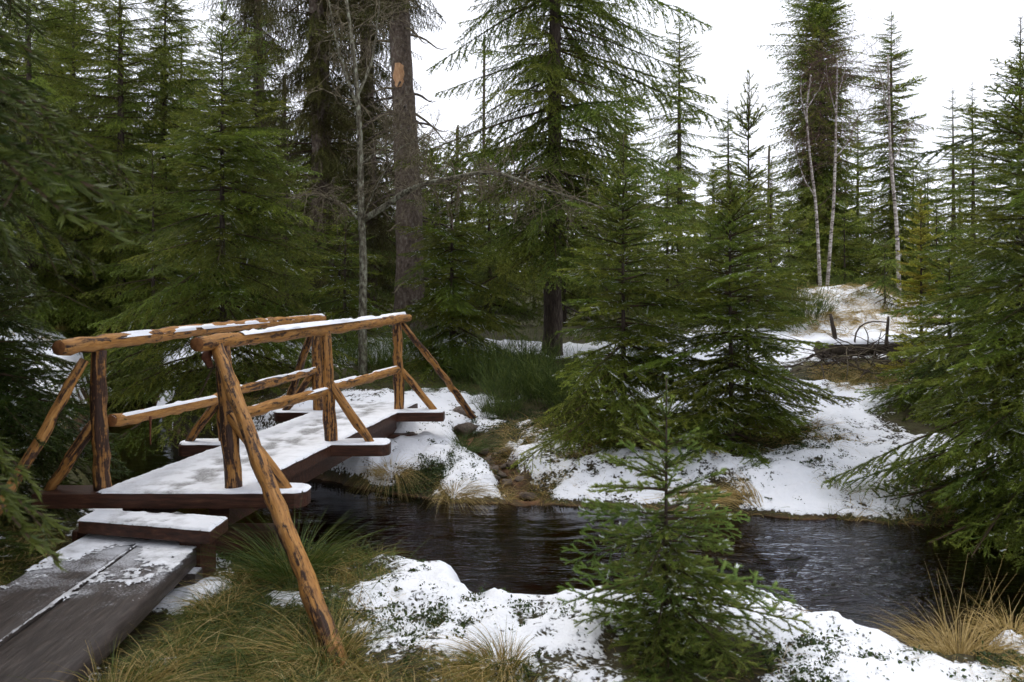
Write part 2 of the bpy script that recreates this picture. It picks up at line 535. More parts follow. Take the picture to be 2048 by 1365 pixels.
# bare (snow-free) blobs: x, y, radius, strength
BARE = [(-1.85, 5.05, .2, -.9), (-1.25, 3.5, .3, -1.1), (-1.55, 3.2, .22, -1.0), (-1.65, 4.1, .18, -1.0), (-1.3, 4.95, .18, -.7), (-.8, 3.7, .2, -.6), (-2.5, 15.0, .7, -.9), (-1.2, 15.2, .7, -.9), (.1, 15.2, .7, -.9), (1.2, 15.1, .7, -.9), (2.2, 15, .8, -.9),
        (-6.4, 14.6, .6, -.9), (-6.0, 17.8, 1.0, -.8), (-5.9, 14.6, .6, -.8), (-4.7, 8.3, 1.1, 1.0), (-5.6, 9.6, 1.1, .8), (-1.5, 4.4, 0.6, 1.0), (-1.45, 5.5, 0.42, .8), (-1.05, 3.4, 0.7, .8), (-3.6, 5.4, 0.7, .8), (-0.3, 3.2, 0.45, .5), (0.85, 4.1, 0.32, 1.0), (2.2, 4.25, 0.25, .7),
        (1.3, 9.7, .62, 1.0), (2.55, 9.7, .7, 1.0), (4.2, 6.9, .85, 1.0), (0.4, 10.6, .6, .8), (-0.95, 8.75, .25, .8), (-0.2, 9.7, .25, .5), (0.2, 12.6, 1.0, .9), (1.1, 13.3, 1.1, .9), (-1.1, 13.1, .9, .8),
        (.9, 16.5, 1.6, .8), (-4.0, 12.2, 1.3, .9), (-2.2, 12.2, .6, .7), (-5.2, 6.6, 1.3, .9), (2.05, 8.05, .22, .5), (1.6, 18, 2, .7), (-3.0, 18.5, 3, .6), (5.6, 12.9, .95, 1.0), (6.6, 13.2, .9, .9), (4.9, 13.0, .5, .6), (7.2, 21.5, 1.2, .6), (-10, 22, 4, .5), (5.2, 10.3, .8, .7)]


def snow_amt(x, y, sdv, bd):
    s = 0.83 + 0.5 * fbm(x * 0.9, y * 0.9, 21, 4) + 0.42 * fbm(x * 3.4, y * 3.4, 23, 4, .6)
    for bx, by, r, a in BARE:
        s = s - 1.25 * a * np.exp(-((x - bx) ** 2 + (y - by) ** 2) / (r * r) * 0.9)
    s = s - 1.2 * (1 - sstep(0.0, 0.10, sdv)) - 0.9 * np.exp(-(bd / 0.17) ** 2)
    s = s - .09 * (1 - sstep(6, 7, y)) - 0.75 * sstep(15.5, 24, y) * (1 - .9 * np.exp(-((x - 7.3) ** 2 + (y - 18.5) ** 2) / 5))
    return np.clip(s, 0, 1.2)


def graded(lo, hi, f0, f1, step, grow):
    c = list(np.arange(f0, f1, step))
    s = step; v = c[-1]
    while v < hi:
        s *= grow; v += s; c.append(v)
    s = step; v = f0; pre = []
    while v > lo:
        s *= grow; v -= s; pre.append(v)
    return np.array(pre[::-1] + c)


gx = graded(-130, 130, -4.6, 4.2, 0.036, 1.05)
gy = graded(-30, 170, 2.7, 10.6, 0.036, 1.03)
GX, GY = np.meshgrid(gx, gy)
X, Y = GX.ravel(), GY.ravel()
Z, SDV, BD = land(X, Y, True)
SN = snow_amt(X, Y, SDV, BD)
Z = Z + 0.035 * sstep(0.35, 0.75, SN) * (SDV > 0) + (0.034 * fbm(X * 6.5, Y * 6.5, 41, 3) + 0.05 * fbm(X * 2.6, Y * 2.6, 43, 3)) * sstep(.03, .25, SDV)
nx, ny = len(gx), len(gy)
i = (np.arange(ny - 1)[:, None] * nx + np.arange(nx - 1)[None, :]).ravel()
F = np.stack([i, i + 1, i + nx + 1, i + nx], -1)
mb = MB().add(np.c_[X, Y, Z], F, snow=SN, bed=np.maximum(1 - sstep(-0.02, 0.06, SDV), np.exp(-(BD / 0.16) ** 2)))
ground = mb.build('ground', MAT['ground'])
tag(ground, 'snow covered forest floor sloping to the stream', 'ground', kind='structure')

wx = np.arange(-13, 9.2, 0.05); wy = np.arange(2.8, 22.2, 0.05)
WX, WY = np.meshgrid(wx, wy)
ws = stream_sd(WX, WY)
amp = 0.003 + 0.013 * np.exp(-((WX - 2.2) ** 2 / 3 + (WY - 6.2) ** 2 / 2))
u = WX + 0.5 * fbm(WX * 1.2, WY * 1.2, 60, 2); vv = WY + 0.35 * fbm(WX * 1.2, WY * 1.2, 61, 2)
WZ = amp * fbm(u * 2.2, vv * 6.0, 62, 3) * 1.6
inside = ws < 0.35
keep = inside[:-1, :-1] & inside[1:, :-1] & inside[:-1, 1:] & inside[1:, 1:]
ii = (np.arange(len(wy) - 1)[:, None] * len(wx) + np.arange(len(wx) - 1)[None, :])[keep]
F = np.stack([ii, ii + 1, ii + len(wx) + 1, ii + len(wx)], -1)
used, inv = np.unique(F, return_inverse=True)
WV = np.c_[WX.ravel(), WY.ravel(), WZ.ravel()][used]
FLOW = (.07 + .55 * np.clip(fbm(WX * .5, WY * .9, 66, 3) + .1, 0, 1) + 1.7 * np.exp(-((WX - 2.3) ** 2 / 1.6 + (WY - 6.3) ** 2 / 1.2)) + .35 * np.exp(-((WX + .6) ** 2 / .8 + (WY - 6.6) ** 2 / .5))).ravel()[used]
tag(MB().add(WV, inv.reshape(F.shape), flow=FLOW).build('water', MAT['water']), 'dark peaty stream water flowing under the footbridge', 'water', kind='structure')

# ------------------------------------------------------------------ footbridge
rs = np.random.RandomState(7)
BR = thing('footbridge', 'small wooden footbridge with honey coloured log railings and snow on its deck', 'bridge', (-2.0, 7.7, 0.35))
BI = BR.matrix_world.copy()
BI = Matrix.Translation((-2.0, 7.7, 0.35)).inverted()


def log(name, a, b, r0, r1=None, barky=0.0, parent=BR, inv=BI, n=14, seed=0, mats=None, knots=3):
    """a round pole from a to b; local Z runs along it"""
    a, b = Vector(a), Vector(b)
    r1 = r1 or r0
    L = (b - a).length
    rg = np.random.RandomState(seed + 100)
    m = max(6, int(L / 0.09))
    t = np.linspace(0, 1, m)
    wob = 0.010 * L
    P = np.c_[wob * np.sin(t * PI * rg.uniform(.8, 1.6)) * rg.uniform(-1, 1) + 0.004 * rg.normal(size=m), wob * np.sin(t * PI * rg.uniform(.8, 1.6)) * rg.uniform(-1, 1) + 0.004 * rg.normal(size=m), t * L]
    R = (r0 + (r1 - r0) * t) * (1 + 0.03 * rg.normal(size=m))
    for k in range(knots):
        c = rg.uniform(.1, .9); R = R * (1 + 0.10 * np.exp(-((t - c) * L / 0.035) ** 2))
    R[0] *= .93; R[-1] *= .93
    V, F = tube(P, R, n, True, 0.025, rg)
    nq = (m - 1) * n
    bk = np.zeros(len(V)) + barky
    mb = MB(); mb.add(V, F[:nq], 0, barky=bk)
    mb.f.append(F[nq:]); mb.mi.append(np.full(len(F) - nq, 1))
    q = (b - a).to_track_quat('Z', 'X')
    M = Matrix.Translation(a) @ q.to_matrix().to_4x4()
    o = mb.build(name, mats or [MAT['log'], MAT['log_end']], parent)
    o.matrix_local = inv @ M if inv is not None else M
    return o


YN, YM, YF = 5.86, 7.62, 9.60
posts = {('r', 0): ((-1.91, YN, .62), (-2.0, YN, 1.69)), ('r', 1): ((-1.618, YM, .62), (-1.676, YM, 1.70)), ('r', 2): ((-1.276, YF, .62), (-1.293, YF, 1.70)),
         ('l', 0): ((-2.82, YN + .02, .62), (-2.87, YN + .02, 1.66)), ('l', 1): ((-2.57, YM, .62), (-2.60, YM, 1.68)), ('l', 2): ((-2.17, YF - .05, .62), (-2.20, YF - .05, 1.68))}
for k, (key, (a, b)) in enumerate(posts.items()):
    log('post', a, b, 0.058, 0.053, 0.06 if key[1] == 0 else 0.03, seed=k)
RR = [(-2.05, 5.52, 1.728), (-1.235, 9.80, 1.755)]
LR = [(-2.93, 5.50, 1.705), (-2.16, 9.70, 1.74)]
R1 = log('top_rail', RR[0], RR[1], 0.052, 0.046, -0.01, seed=21, knots=8)
R2 = log('top_rail', LR[0], LR[1], 0.054, 0.044, -0.01, seed=22, knots=8)
M0 = log('middle_rail', (-1.97, YN, 1.18), (-1.65, YM, 1.175), 0.042, 0.040, -0.03, seed=31)
M1 = log('middle_rail', (-1.65, YM, 1.19), (-1.285, YF, 1.165), 0.044, 0.040, -0.01, seed=32)
M2 = log('middle_rail', (-2.80, YN + .08, 1.16), (-2.585, YM, 1.11), 0.046, 0.042, -0.05, seed=33)
M3 = log('middle_rail', (-2.585, YM, 1.14), (-2.19, YF - .05, 1.16), 0.044, 0.038, 0.03, seed=34)
for k, (a, b) in enumerate([((-1.95, YN, 1.22), (-1.53, YN - .01, .69)), ((-1.64, YM, 1.24), (-1.255, YM - .02, .69)), ((-1.28, YF, 1.20), (-.86, YF - .02, .69)),
                            ((-2.60, YM, 1.12), (-2.90, YM - .02, .69)), ((-2.19, YF - .05, 1.20), (-2.56, YF - .06, .69)), ((-2.86, YN + .02, 1.20), (-3.22, YN, .66))]):
    log('brace', a, b, 0.040, 0.037, -0.02 if k < 3 else 0.04, seed=41 + k)
zb = gz(-0.80, 4.10)
log('long_brace', (-2.0, 5.76, 1.70), (-0.775, 4.06, zb - .12), 0.043, 0.052, 0.0, seed=51, knots=6)
log('long_brace', (-1.26, 9.66, 1.69), (-.40, 10.45, gz(-.40, 10.45) - .08), 0.036, 0.042, 0.03, seed=52, knots=5)
log('long_brace', (-2.92, 5.80, 1.60), (-3.42, 5.2, gz(-3.42, 5.2) - .08), 0.034, 0.038, 0.02, seed=53)
log('long_brace', (-2.22, 9.58, 1.66), (-2.80, 10.35, gz(-2.8, 10.35) - .08), 0.042, 0.045, 0.05, seed=54)


def rounded_rect(x0, x1, y0, y1, rl, rr):
    p = []
    for cx, cy, r, a0 in ((x1 - rr, y1 - rr, rr, 0), (x0 + rl, y1 - rl, rl, 90), (x0 + rl, y0 + rl, rl, 180), (x1 - rr, y0 + rr, rr, 270)):
        for a in np.radians(np.linspace(a0, a0 + 90, 6)):
            p.append((cx + r * math.cos(a), cy + r * math.sin(a)))
    return p


def slab(name, poly, z0, z1, mat, parent=BR, inv=BI, bev=0.006):
    V, Q, T, B = prism(poly, z0, z1, bev)
    mb = MB(); mb.add(V, Q)
    mb.f += [T, B]; mb.mi += [np.zeros(1, int), np.zeros(1, int)]
    o = mb.build(name, mat, parent, False)
    if inv is not None: o.matrix_local = inv
    return o


BEAMS = [(-3.25, -1.40, 5.73, 6.00, .02, .10), (-2.96, -1.09, 7.49, 7.75, .06, .09), (-2.66, -0.76, 9.42, 9.66, .09, .03)]
for x0, x1, y0, y1, rl, rr in BEAMS:
    slab('crossbeam', rounded_rect(x0, x1, y0, y1, rl, rr), .605, .70, MAT['deck_wood'])


def deck_x(y):
    """left and right edge of the deck at depth y"""
    t = (y - YN) / (YF - YN)
    return -2.80 + t * .62, -1.86 + t * .62


for ya, yb in ((6.004, 7.486), (7.754, 9.416), (9.664, 10.25)):
    for q in range(4):
        (la, ra), (lb, rb) = deck_x(ya), deck_x(yb)
        fa, fb = q / 4, (q + 1) / 4
        e = 0.004
        slab('deck_plank', [(la + (ra - la) * fa + e, ya), (la + (ra - la) * fb - e, ya), (lb + (rb - lb) * fb - e, yb), (lb + (rb - lb) * fa + e, yb)], .61, .693, MAT['deck_wood'])
for off in (.16, .76):
    la, lb = deck_x(5.9)[0] + off, deck_x(9.75)[0] + off
    slab('stringer', [(la - .07, 5.9), (la + .07, 5.9), (lb + .07, 9.75), (lb - .07, 9.75)], .44, .602, MAT['deck_wood'])
slab('sill_beam', rounded_rect(-3.0, -1.6, 5.78, 5.98, .02, .02), .26, .438, MAT['deck_wood'])
slab('sill_beam', rounded_rect(-2.5, -1.02, 9.55, 9.8, .02, .02), .30, .438, MAT['deck_wood'])
# iron strap at the near railing joint and a hook under the left rail
V, F = tube([(-2.06, 5.78, 1.68), (-2.065, 5.74, 1.62), (-2.03, 5.72, 1.56)], [.028, .035, .02], 6)
o = MB().add(V, F).build('strap', MAT['iron'], BR); o.matrix_local = BI
V, F = tube([(-2.68, 6.3, 1.14), (-2.68, 6.3, 1.08), (-2.682, 6.3, 1.0), (-2.678, 6.3, .93)], [.01, .008, .006, .005], 6)
o = MB().add(V, F).build('hook', MAT['iron'], BR); o.matrix_local = BI


def snow_sheet(name, inside_fn, x0, x1, y0, y1, ztop, parent, inv, step=0.012, thick=0.028, slush_fn=None, seed=0, zfn=None, snap=True):
    xs = np.arange(x0, x1 + step, step); ys = np.arange(y0, y1 + step, step)
    A, B = np.meshgrid(xs, ys)
    d = inside_fn(A, B)                       # >0 inside, distance from the edge in metres
    if snap:
        d = d + 0.010 * pn(A * 6, B * 6, seed)
        gB, gA = np.gradient(d, step)
        g2 = np.maximum(gA * gA + gB * gB, .3)
    h = thick * sstep(0, 0.016, d) * (0.8 + 0.35 * fbm(A * 3, B * 3, seed + 3, 3))
    sl = slush_fn(A, B) if slush_fn is not None else np.zeros_like(A)
    h = h * (1 - 0.65 * np.clip(sl, 0, 1)) + 0.002
    z = (zfn(A, B) if zfn is not None else ztop) + h
    m = d > 0
    kp = m[:-1, :-1] & m[1:, :-1] & m[:-1, 1:] & m[1:, 1:]
    if snap:
        kp = (d[:-1, :-1] + d[1:, :-1] + d[:-1, 1:] + d[1:, 1:]) > 0
        mv = np.where(d < step * .55, np.maximum(d, -step), 0)
        A = A - mv * gA / g2; B = B - mv * gB / g2
        h = np.where(mv != 0, .001, h); z = (zfn(A, B) if zfn is not None else ztop) + h
    n = len(xs)
    ii = (np.arange(len(ys) - 1)[:, None] * n + np.arange(n - 1)[None, :])[kp]
    F = np.stack([ii, ii + 1, ii + n + 1, ii + n], -1)
    us, iv = np.unique(F, return_inverse=True)
    V = np.c_[A.ravel(), B.ravel(), np.broadcast_to(z, A.shape).ravel()][us]
    o = MB().add(V, iv.reshape(F.shape), slush=np.clip(sl, 0, 1).ravel()[us]).build(name, MAT['snow'], parent)
    if inv is not None: o.matrix_local = inv
    return o


def deck_inside(x, y):
    l, r = deck_x(y)
    d = np.minimum(np.minimum(x - l, r - x), np.minimum(y - 5.75, 10.24 - y))
    for x0, x1, y0, y1, rl, rr in BEAMS:
        cx, cy = (x0 + x1) / 2, (y0 + y1) / 2
        q = .09
        qx = np.abs(x - cx) - ((x1 - x0) / 2 - q); qy = np.abs(y - cy) - ((y1 - y0) / 2 - q)
        sdb = np.hypot(np.maximum(qx, 0), np.maximum(qy, 0)) + np.minimum(np.maximum(qx, qy), 0) - q
        bd_ = -sdb
        if y0 < 6: bd_ = np.where(x < -2.78, -1, np.minimum(bd_ , y1 - y + 0.01 * 0 + 9))
        d = np.maximum(d, bd_)
    return d


def deck_slush(x, y):
    l, r = deck_x(y)
    u = (x - l) / (r - l)
    band = np.exp(-((u - .48) / .24) ** 2)
    n = fbm(x * 6, y * 4.5, 71, 4)
    return np.clip(band * (0.5 + 2.8 * n) + .5 * np.clip(fbm(x * 14, y * 14, 73, 3) - .05, 0, 1), 0, 1) * 0.95


snow_sheet('deck_snow', deck_inside, -3.26, -0.70, 5.70, 10.26, .704, BR, BI, 0.014, 0.02, deck_slush, 5)


def rail_snow(on, a, b, r0, r1, seed, parent=BR, inv=BI, thick=.014, start=0.0, thr=-0.25):
    a = np.array(a); b = np.array(b)
    L = np.linalg.norm(b - a); m = int(L / 0.03)
    t = np.linspace(start, 0.995, m); ang = np.radians(np.linspace(-58, 58, 9))
    d = (b - a) / L; side = np.cross(d, [0, 0, 1]); side /= np.linalg.norm(side); up = np.cross(side, d)
    T, A = np.meshgrid(t, ang, indexing='ij')
    nz = fbm(T * L * 1.5, A * 0.9 + seed, seed, 4)
    msk = sstep(-.06, .14, nz + 0.42 * np.cos(A * 1.5) - thr - 0.12) * sstep(0, .02, (T - start))
    h = -.008 + msk * (.010 + thick * np.cos(A * 1.35) * (0.8 + 0.5 * nz))
    R = (r0 + (r1 - r0) * T) + h
    V = a + d * (T * L)[..., None] + side * (R * np.sin(A))[..., None] + up * (R * np.cos(A))[..., None]
    ii = (np.arange(m - 1)[:, None] * 9 + np.arange(8)[None, :]).ravel()
    F = np.stack([ii, ii + 1, ii + 10, ii + 9], -1)
    o = MB().add(V.reshape(-1, 3), F).build('rail_snow', MAT['snow'], on or parent)
    o.matrix_local = on.matrix_basis.inverted() @ inv if on else inv
    return o


rail_snow(R1, RR[0], RR[1], .054, .048, 3, start=.13, thr=.26, thick=.008)
rail_snow(R2, LR[0], LR[1], .056, .046, 4, start=.12, thr=.2, thick=.009)
rail_snow(M1, (-1.65, YM, 1.19), (-1.285, YF, 1.165), .046, .042, 6, thr=.22, thick=.007)
rail_snow(M0, (-1.97, YN, 1.18), (-1.65, YM, 1.175), .044, .042, 7, thr=.5, thick=.005)
rail_snow(M3, (-2.585, YM, 1.14), (-2.19, YF - .05, 1.16), .046, .040, 8, thr=.25, thick=.007)
rail_snow(M2, (-2.80, YN + .08, 1.16), (-2.585, YM, 1.11), .048, .044, 9, thr=.55, thick=.005)

# step board and the dark plank ramp in front of the bridge
ST = thing('step_board', 'short dark board step with snow between the plank ramp and the bridge deck', 'step', (-2.3, 5.45, .5))
SI = Matrix.Translation((-2.3, 5.45, .5)).inverted()
STP = np.array([(-1.85, 5.20), (-1.835, 5.50), (-2.78, 5.70), (-2.775, 5.44)])
slab('board', STP, .525, .60, MAT['deck_wood'], ST, SI)
slab('support_block', [(-1.93, 5.26), (-1.90, 5.46), (-2.05, 5.5), (-2.07, 5.29)], gz(-1.95, 5.4) - .1, .523, MAT['deck_wood'], ST, SI)
slab('support_block', [(-2.80, 5.47), (-2.78, 5.66), (-2.81, 5.67), (-2.83, 5.48)], gz(-2.8, 5.5) - .1, .523, MAT['deck_wood'], ST, SI)


def poly_inside(P):
    def f(x, y):
        d = np.full(x.shape, 1e9)
        c = P.mean(0)
        for k in range(len(P)):
            a, b = P[k], P[(k + 1) % len(P)]
            n_ = np.array([-(b - a)[1], (b - a)[0]]); n_ /= np.linalg.norm(n_)
            if n_ @ (c - a) < 0: n_ = -n_
            d = np.minimum(d, (x - a[0]) * n_[0] + (y - a[1]) * n_[1])
        return d
    return f


snow_sheet('board_snow', poly_inside(STP), -2.8, -1.8, 5.18, 5.72, .602, ST, SI, .01, .018,
           lambda x, y: np.clip(2.0 * fbm(x * 8, y * 9, 81, 3) * np.exp(-((x + 2.35) / .25) ** 2) + .25 * np.exp(-((x + 2.35) / .2) ** 2), 0, 1), 11)

RP = thing('plank_ramp', 'wide dark wet plank ramp with thin trodden snow leading up to the bridge', 'ramp', (-2.35, 4.2, .35))
RI = Matrix.Translation((-2.35, 4.2, .35)).inverted()
RPOLY = np.array([(-1.80, 2.5), (-1.965, 5.50), (-2.765, 5.58), (-2.80, 2.5)])
for xa, xb, xc, xd in ((-1.80, -1.97, -2.372, -2.296), (-2.304, -2.380, -2.765, -2.80)):
    # near right, far right, far left, near left; top edge worn round
    ys = np.linspace(2.5, 5.56, 40); us = np.linspace(0, 1, 14)
    U, YY = np.meshgrid(us, ys)
    tt = (YY - 2.5) / 3.06
    xr = xa + (xb - xa) * tt; xl = xd + (xc - xd) * tt
    XX = xl + (xr - xl) * U
    edge = np.minimum(U, 1 - U) * (xr - xl)
    ZZ = .482 - 0.02 * (1 - sstep(0, .03, edge)) + 0.004 * fbm(XX * 5, YY * 1.5, 91, 3)
    V = np.c_[XX.ravel(), YY.ravel(), ZZ.ravel()]
    n = 14
    ii = (np.arange(39)[:, None] * n + np.arange(13)[None, :]).ravel()
    F = np.stack([ii, ii + 1, ii + n + 1, ii + n], -1)
    loop = np.concatenate([np.arange(n), np.arange(1, 40) * n + n - 1, (39 * n + np.arange(n - 2, -1, -1)), np.arange(38, 0, -1) * n])
    Vb = V[loop].copy(); Vb[:, 2] = .38
    m0 = len(V); k = np.arange(len(loop)); k2 = (k + 1) % len(loop)
    F2 = np.stack([m0 + k, m0 + k2, loop[k2], loop[k]], -1)
    o = MB().add(np.r_[V, Vb], np.r_[F, F2]).build('plank', MAT['ramp_wood'], RP); o.matrix_local = RI
for yy in (3.2, 5.1):
    slab('bearer', [(-2.78, yy), (-1.90, yy), (-1.90, yy + .12), (-2.78, yy + .12)], .22, .378, MAT['ramp_wood'], RP, RI)


def ramp_in(x, y):
    d = poly_inside(RPOLY)(x, y)
    nn = fbm(x * 5, y * 3, 95, 5, .65) + 0.75 * fbm(x * 26, y * 22, 96, 4, .8)
    k = (y - 4.78) * 0.75 + nn * 0.8 + 0.14 * np.clip((x + 2.3) * 1.5, -1, 1)
    foot = np.exp(-(((x + 2.38) / .15) ** 2 + ((y - 5.16) / .26) ** 2)) * 1.0 + np.exp(-(((x + 2.22) / .06) ** 2 + ((y - 4.95) / .05) ** 2)) + np.exp(-(((x + 2.5) / .13) ** 2 + ((y - 4.85) / .12) ** 2)) * .7
    k = k - foot * (0.55 + nn)
    seam = 0.6 - np.abs(x - (-2.335 - .012 * (y - 4))) * 40 + 0.5 * nn - np.abs(y - 4.45) * 0.4
    return np.minimum(d * 3, np.maximum(k, seam) * 0.06)


snow_sheet('trodden_snow', ramp_in, -2.8, -1.8, 3.3, 5.58, .484, RP, RI, .006, .009, lambda x, y: np.clip(.35 - (y - 4.9) * .5 + .6 * fbm(x * 9, y * 9, 97, 3), 0, .8), 12, None, False)

# ------------------------------------------------------------------ spruce boughs (shared foliage units)
def bough_axis(t, L, droop):
    return np.c_[t * L, np.zeros_like(t), -droop * L * t * t * (1.35 - 0.6 * t)]


def make_bough(name, L, seed, nl, nw, step, per, lat_sp, droop=0.15, hang=0.0, mat='needle', snow=0.0, thin=0, wide=0.42, sub_sp=None):
    rg = np.random.RandomState(seed)
    segs = []          # p0, p1, tip age 0..1, radius
    m = 9
    t = np.linspace(0, 1, m)
    P = bough_axis(t, L, droop)
    P[:, 1] += 0.02 * L * np.cumsum(rg.normal(size=m)) * .5
    for q in range(m - 1):
        segs.append((P[q], P[q + 1], .25 + .75 * t[q + 1] ** 2, .006 * L ** .5 * (1.15 - t[q]) + .0012))
    s = 0.10 * L
    side = 1
    while s < L * 0.985:
        tt = s / L
        base = np.array([np.interp(tt, t, P[:, k]) for k in range(3)])
        l = L * wide * (1 - tt) ** .75 * min(1, .45 + tt * 2.2) * rg.uniform(.7, 1.15) + .05 * min(1, L)
        ang = math.radians(rg.uniform(42, 62))
        dz = rg.uniform(-.12, .06) - hang * rg.uniform(.4, 1.2)
        d = np.array([math.cos(ang), side * math.sin(ang), dz]); d /= np.linalg.norm(d)
        k = max(2, int(l / .10) + 1)
        p = base.copy(); step_l = l / k
        for q in range(k):
            d2 = d + np.array([.06 * q, 0, -(.05 + .35 * hang) * q * step_l / .12]); d2 /= np.linalg.norm(d2)
            p2 = p + d2 * step_l
            segs.append((p, p2, min(1, .25 + .75 * (q + 1) / k), .0022))
            ssp = sub_sp or lat_sp * .9
            ns = int(step_l / ssp + rg.uniform(0, 1))
            for e in range(ns):
                f = rg.uniform(0, 1); b0 = p + (p2 - p) * f
                rem = l - (q + f) * step_l
                sl = rem * rg.uniform(.28, .55) + .025
                sg = 1 if (e + q) % 2 else -1
                perp = np.array([-d2[1], d2[0], 0]); perp /= np.linalg.norm(perp) + 1e-9
                d3 = d2 * .75 + perp * sg * .65 + np.array([0, 0, rg.uniform(-.15, .08) - hang * rg.uniform(.5, 1.6)]); d3 /= np.linalg.norm(d3)
                segs.append((b0, b0 + d3 * sl, .85, .0015))
            p = p2
        side = -side
        s += lat_sp * rg.uniform(.7, 1.3) * .5
    A = np.array([q[0] for q in segs]); B = np.array([q[1] for q in segs]); AG = np.array([q[2] for q in segs]); RD = np.array([q[3] for q in segs])
    ln = np.linalg.norm(B - A, axis=1)
    cnt = np.maximum(1, (ln / step).astype(int)) * per
    idx = np.repeat(np.arange(len(segs)), cnt)
    f = rg.uniform(0, 1, len(idx))
    D = ((B - A) / ln[:, None])[idx]
    O = A[idx] + (B - A)[idx] * f[:, None]
    th = rg.normal(0, 1.25, len(idx)) * .95          # around the shoot, 0 = up
    ref = np.tile([0, 0, 1.0], (len(idx), 1))
    S = np.cross(D, ref); S /= np.linalg.norm(S, axis=1)[:, None] + 1e-6
    Uv = np.cross(S, D)
    W = Uv * np.cos(th)[:, None] + S * np.sin(th)[:, None]
    sw = rg.uniform(.45, .95, len(idx))
    ND = D * np.cos(sw)[:, None] + W * np.sin(sw)[:, None]
    side_v = np.cross(ND, W + .3 * rg.normal(size=W.shape)); side_v /= np.linalg.norm(side_v, axis=1)[:, None] + 1e-9
    l = nl * rg.uniform(.7, 1.15, len(idx))
    ww = nw * rg.uniform(.8, 1.2, len(idx)) * .5
    T = np.stack([O - side_v * ww[:, None], O + side_v * ww[:, None], O + ND * l[:, None]], 1).reshape(-1, 3)
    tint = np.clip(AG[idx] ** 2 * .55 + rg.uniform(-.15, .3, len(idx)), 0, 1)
    mb = MB()
    dus = (rg.uniform(size=len(segs)) < snow)[idx] & (np.abs(th) < 1.1) & (rg.uniform(size=len(idx)) < .75)
    tri = np.arange(len(T)).reshape(-1, 3)
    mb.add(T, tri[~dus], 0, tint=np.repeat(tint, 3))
    mb.f.append(tri[dus]); mb.mi.append(np.full(int(dus.sum()), 2))
    # twigs: three-sided prisms
    big = RD > (.002 if thin else 0)
    a = np.arange(3) / 3 * 2 * PI
    Dn = (B - A) / ln[:, None]
    S2 = np.cross(Dn, [0, 0, 1.0]); S2 /= np.linalg.norm(S2, axis=1)[:, None] + 1e-6
    U2 = np.cross(S2, Dn)
    ring = (np.cos(a)[None, :, None] * S2[:, None, :] + np.sin(a)[None, :, None] * U2[:, None, :])
    V = np.concatenate([A[:, None, :] + ring * RD[:, None, None], B[:, None, :] + ring * RD[:, None, None] * .6], 1)[big]
    nseg = len(V)
    b6 = np.arange(nseg)[:, None] * 6
    Q = np.concatenate([np.stack([b6[:, 0] + k, b6[:, 0] + (k + 1) % 3, b6[:, 0] + 3 + (k + 1) % 3, b6[:, 0] + 3 + k], -1) for k in range(3)])
    mb.add(V.reshape(-1, 3), Q, 1)
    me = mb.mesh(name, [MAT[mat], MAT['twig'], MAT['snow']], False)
    o = bpy.data.objects.new(name, me)
    return o, L, droop


def bough_group(name, protos):
    ng = bpy.data.node_groups.new(name, 'GeometryNodeTree')
    ng.interface.new_socket('Geometry', in_out='INPUT', socket_type='NodeSocketGeometry')
    ng.interface.new_socket('Geometry', in_out='OUTPUT', socket_type='NodeSocketGeometry')
    gi = ng.nodes.new('NodeGroupInput'); go = ng.nodes.new('NodeGroupOutput')
    jn = ng.nodes.new('GeometryNodeJoinGeometry')
    def na(nm, ty):
        n = ng.nodes.new('GeometryNodeInputNamedAttribute'); n.data_type = ty; n.inputs['Name'].default_value = nm
        return [s for s in n.outputs if s.enabled][0]
    pr = na('proto', 'FLOAT'); rt = na('rot', 'FLOAT_VECTOR'); sl = na('scl', 'FLOAT')
    er = ng.nodes.new('FunctionNodeEulerToRotation'); ng.links.new(rt, er.inputs[0])
    for k, (o, L, d) in enumerate(protos):
        oi = ng.nodes.new('GeometryNodeObjectInfo'); oi.inputs['Object'].default_value = o; oi.transform_space = 'ORIGINAL'
        oi.inputs['As Instance'].default_value = False
        cp = ng.nodes.new('FunctionNodeCompare'); cp.data_type = 'FLOAT'; cp.operation = 'EQUAL'
        cp.inputs['A'].default_value = 0; cp.inputs['B'].default_value = k + 1; cp.inputs['Epsilon'].default_value = .1
        ng.links.new(pr, cp.inputs['A'])
        ip = ng.nodes.new('GeometryNodeInstanceOnPoints')
        ng.links.new(gi.outputs[0], ip.inputs['Points']); ng.links.new(cp.outputs[0], ip.inputs['Selection'])
        ng.links.new(oi.outputs['Geometry'], ip.inputs['Instance'])
        ng.links.new(er.outputs[0], ip.inputs['Rotation']); ng.links.new(sl, ip.inputs['Scale'])
        ng.links.new(ip.outputs[0], jn.inputs[0])
    ng.links.new(gi.outputs[0], jn.inputs[0])
    ng.links.new(jn.outputs[0], go.inputs[0])
    return ng, protos


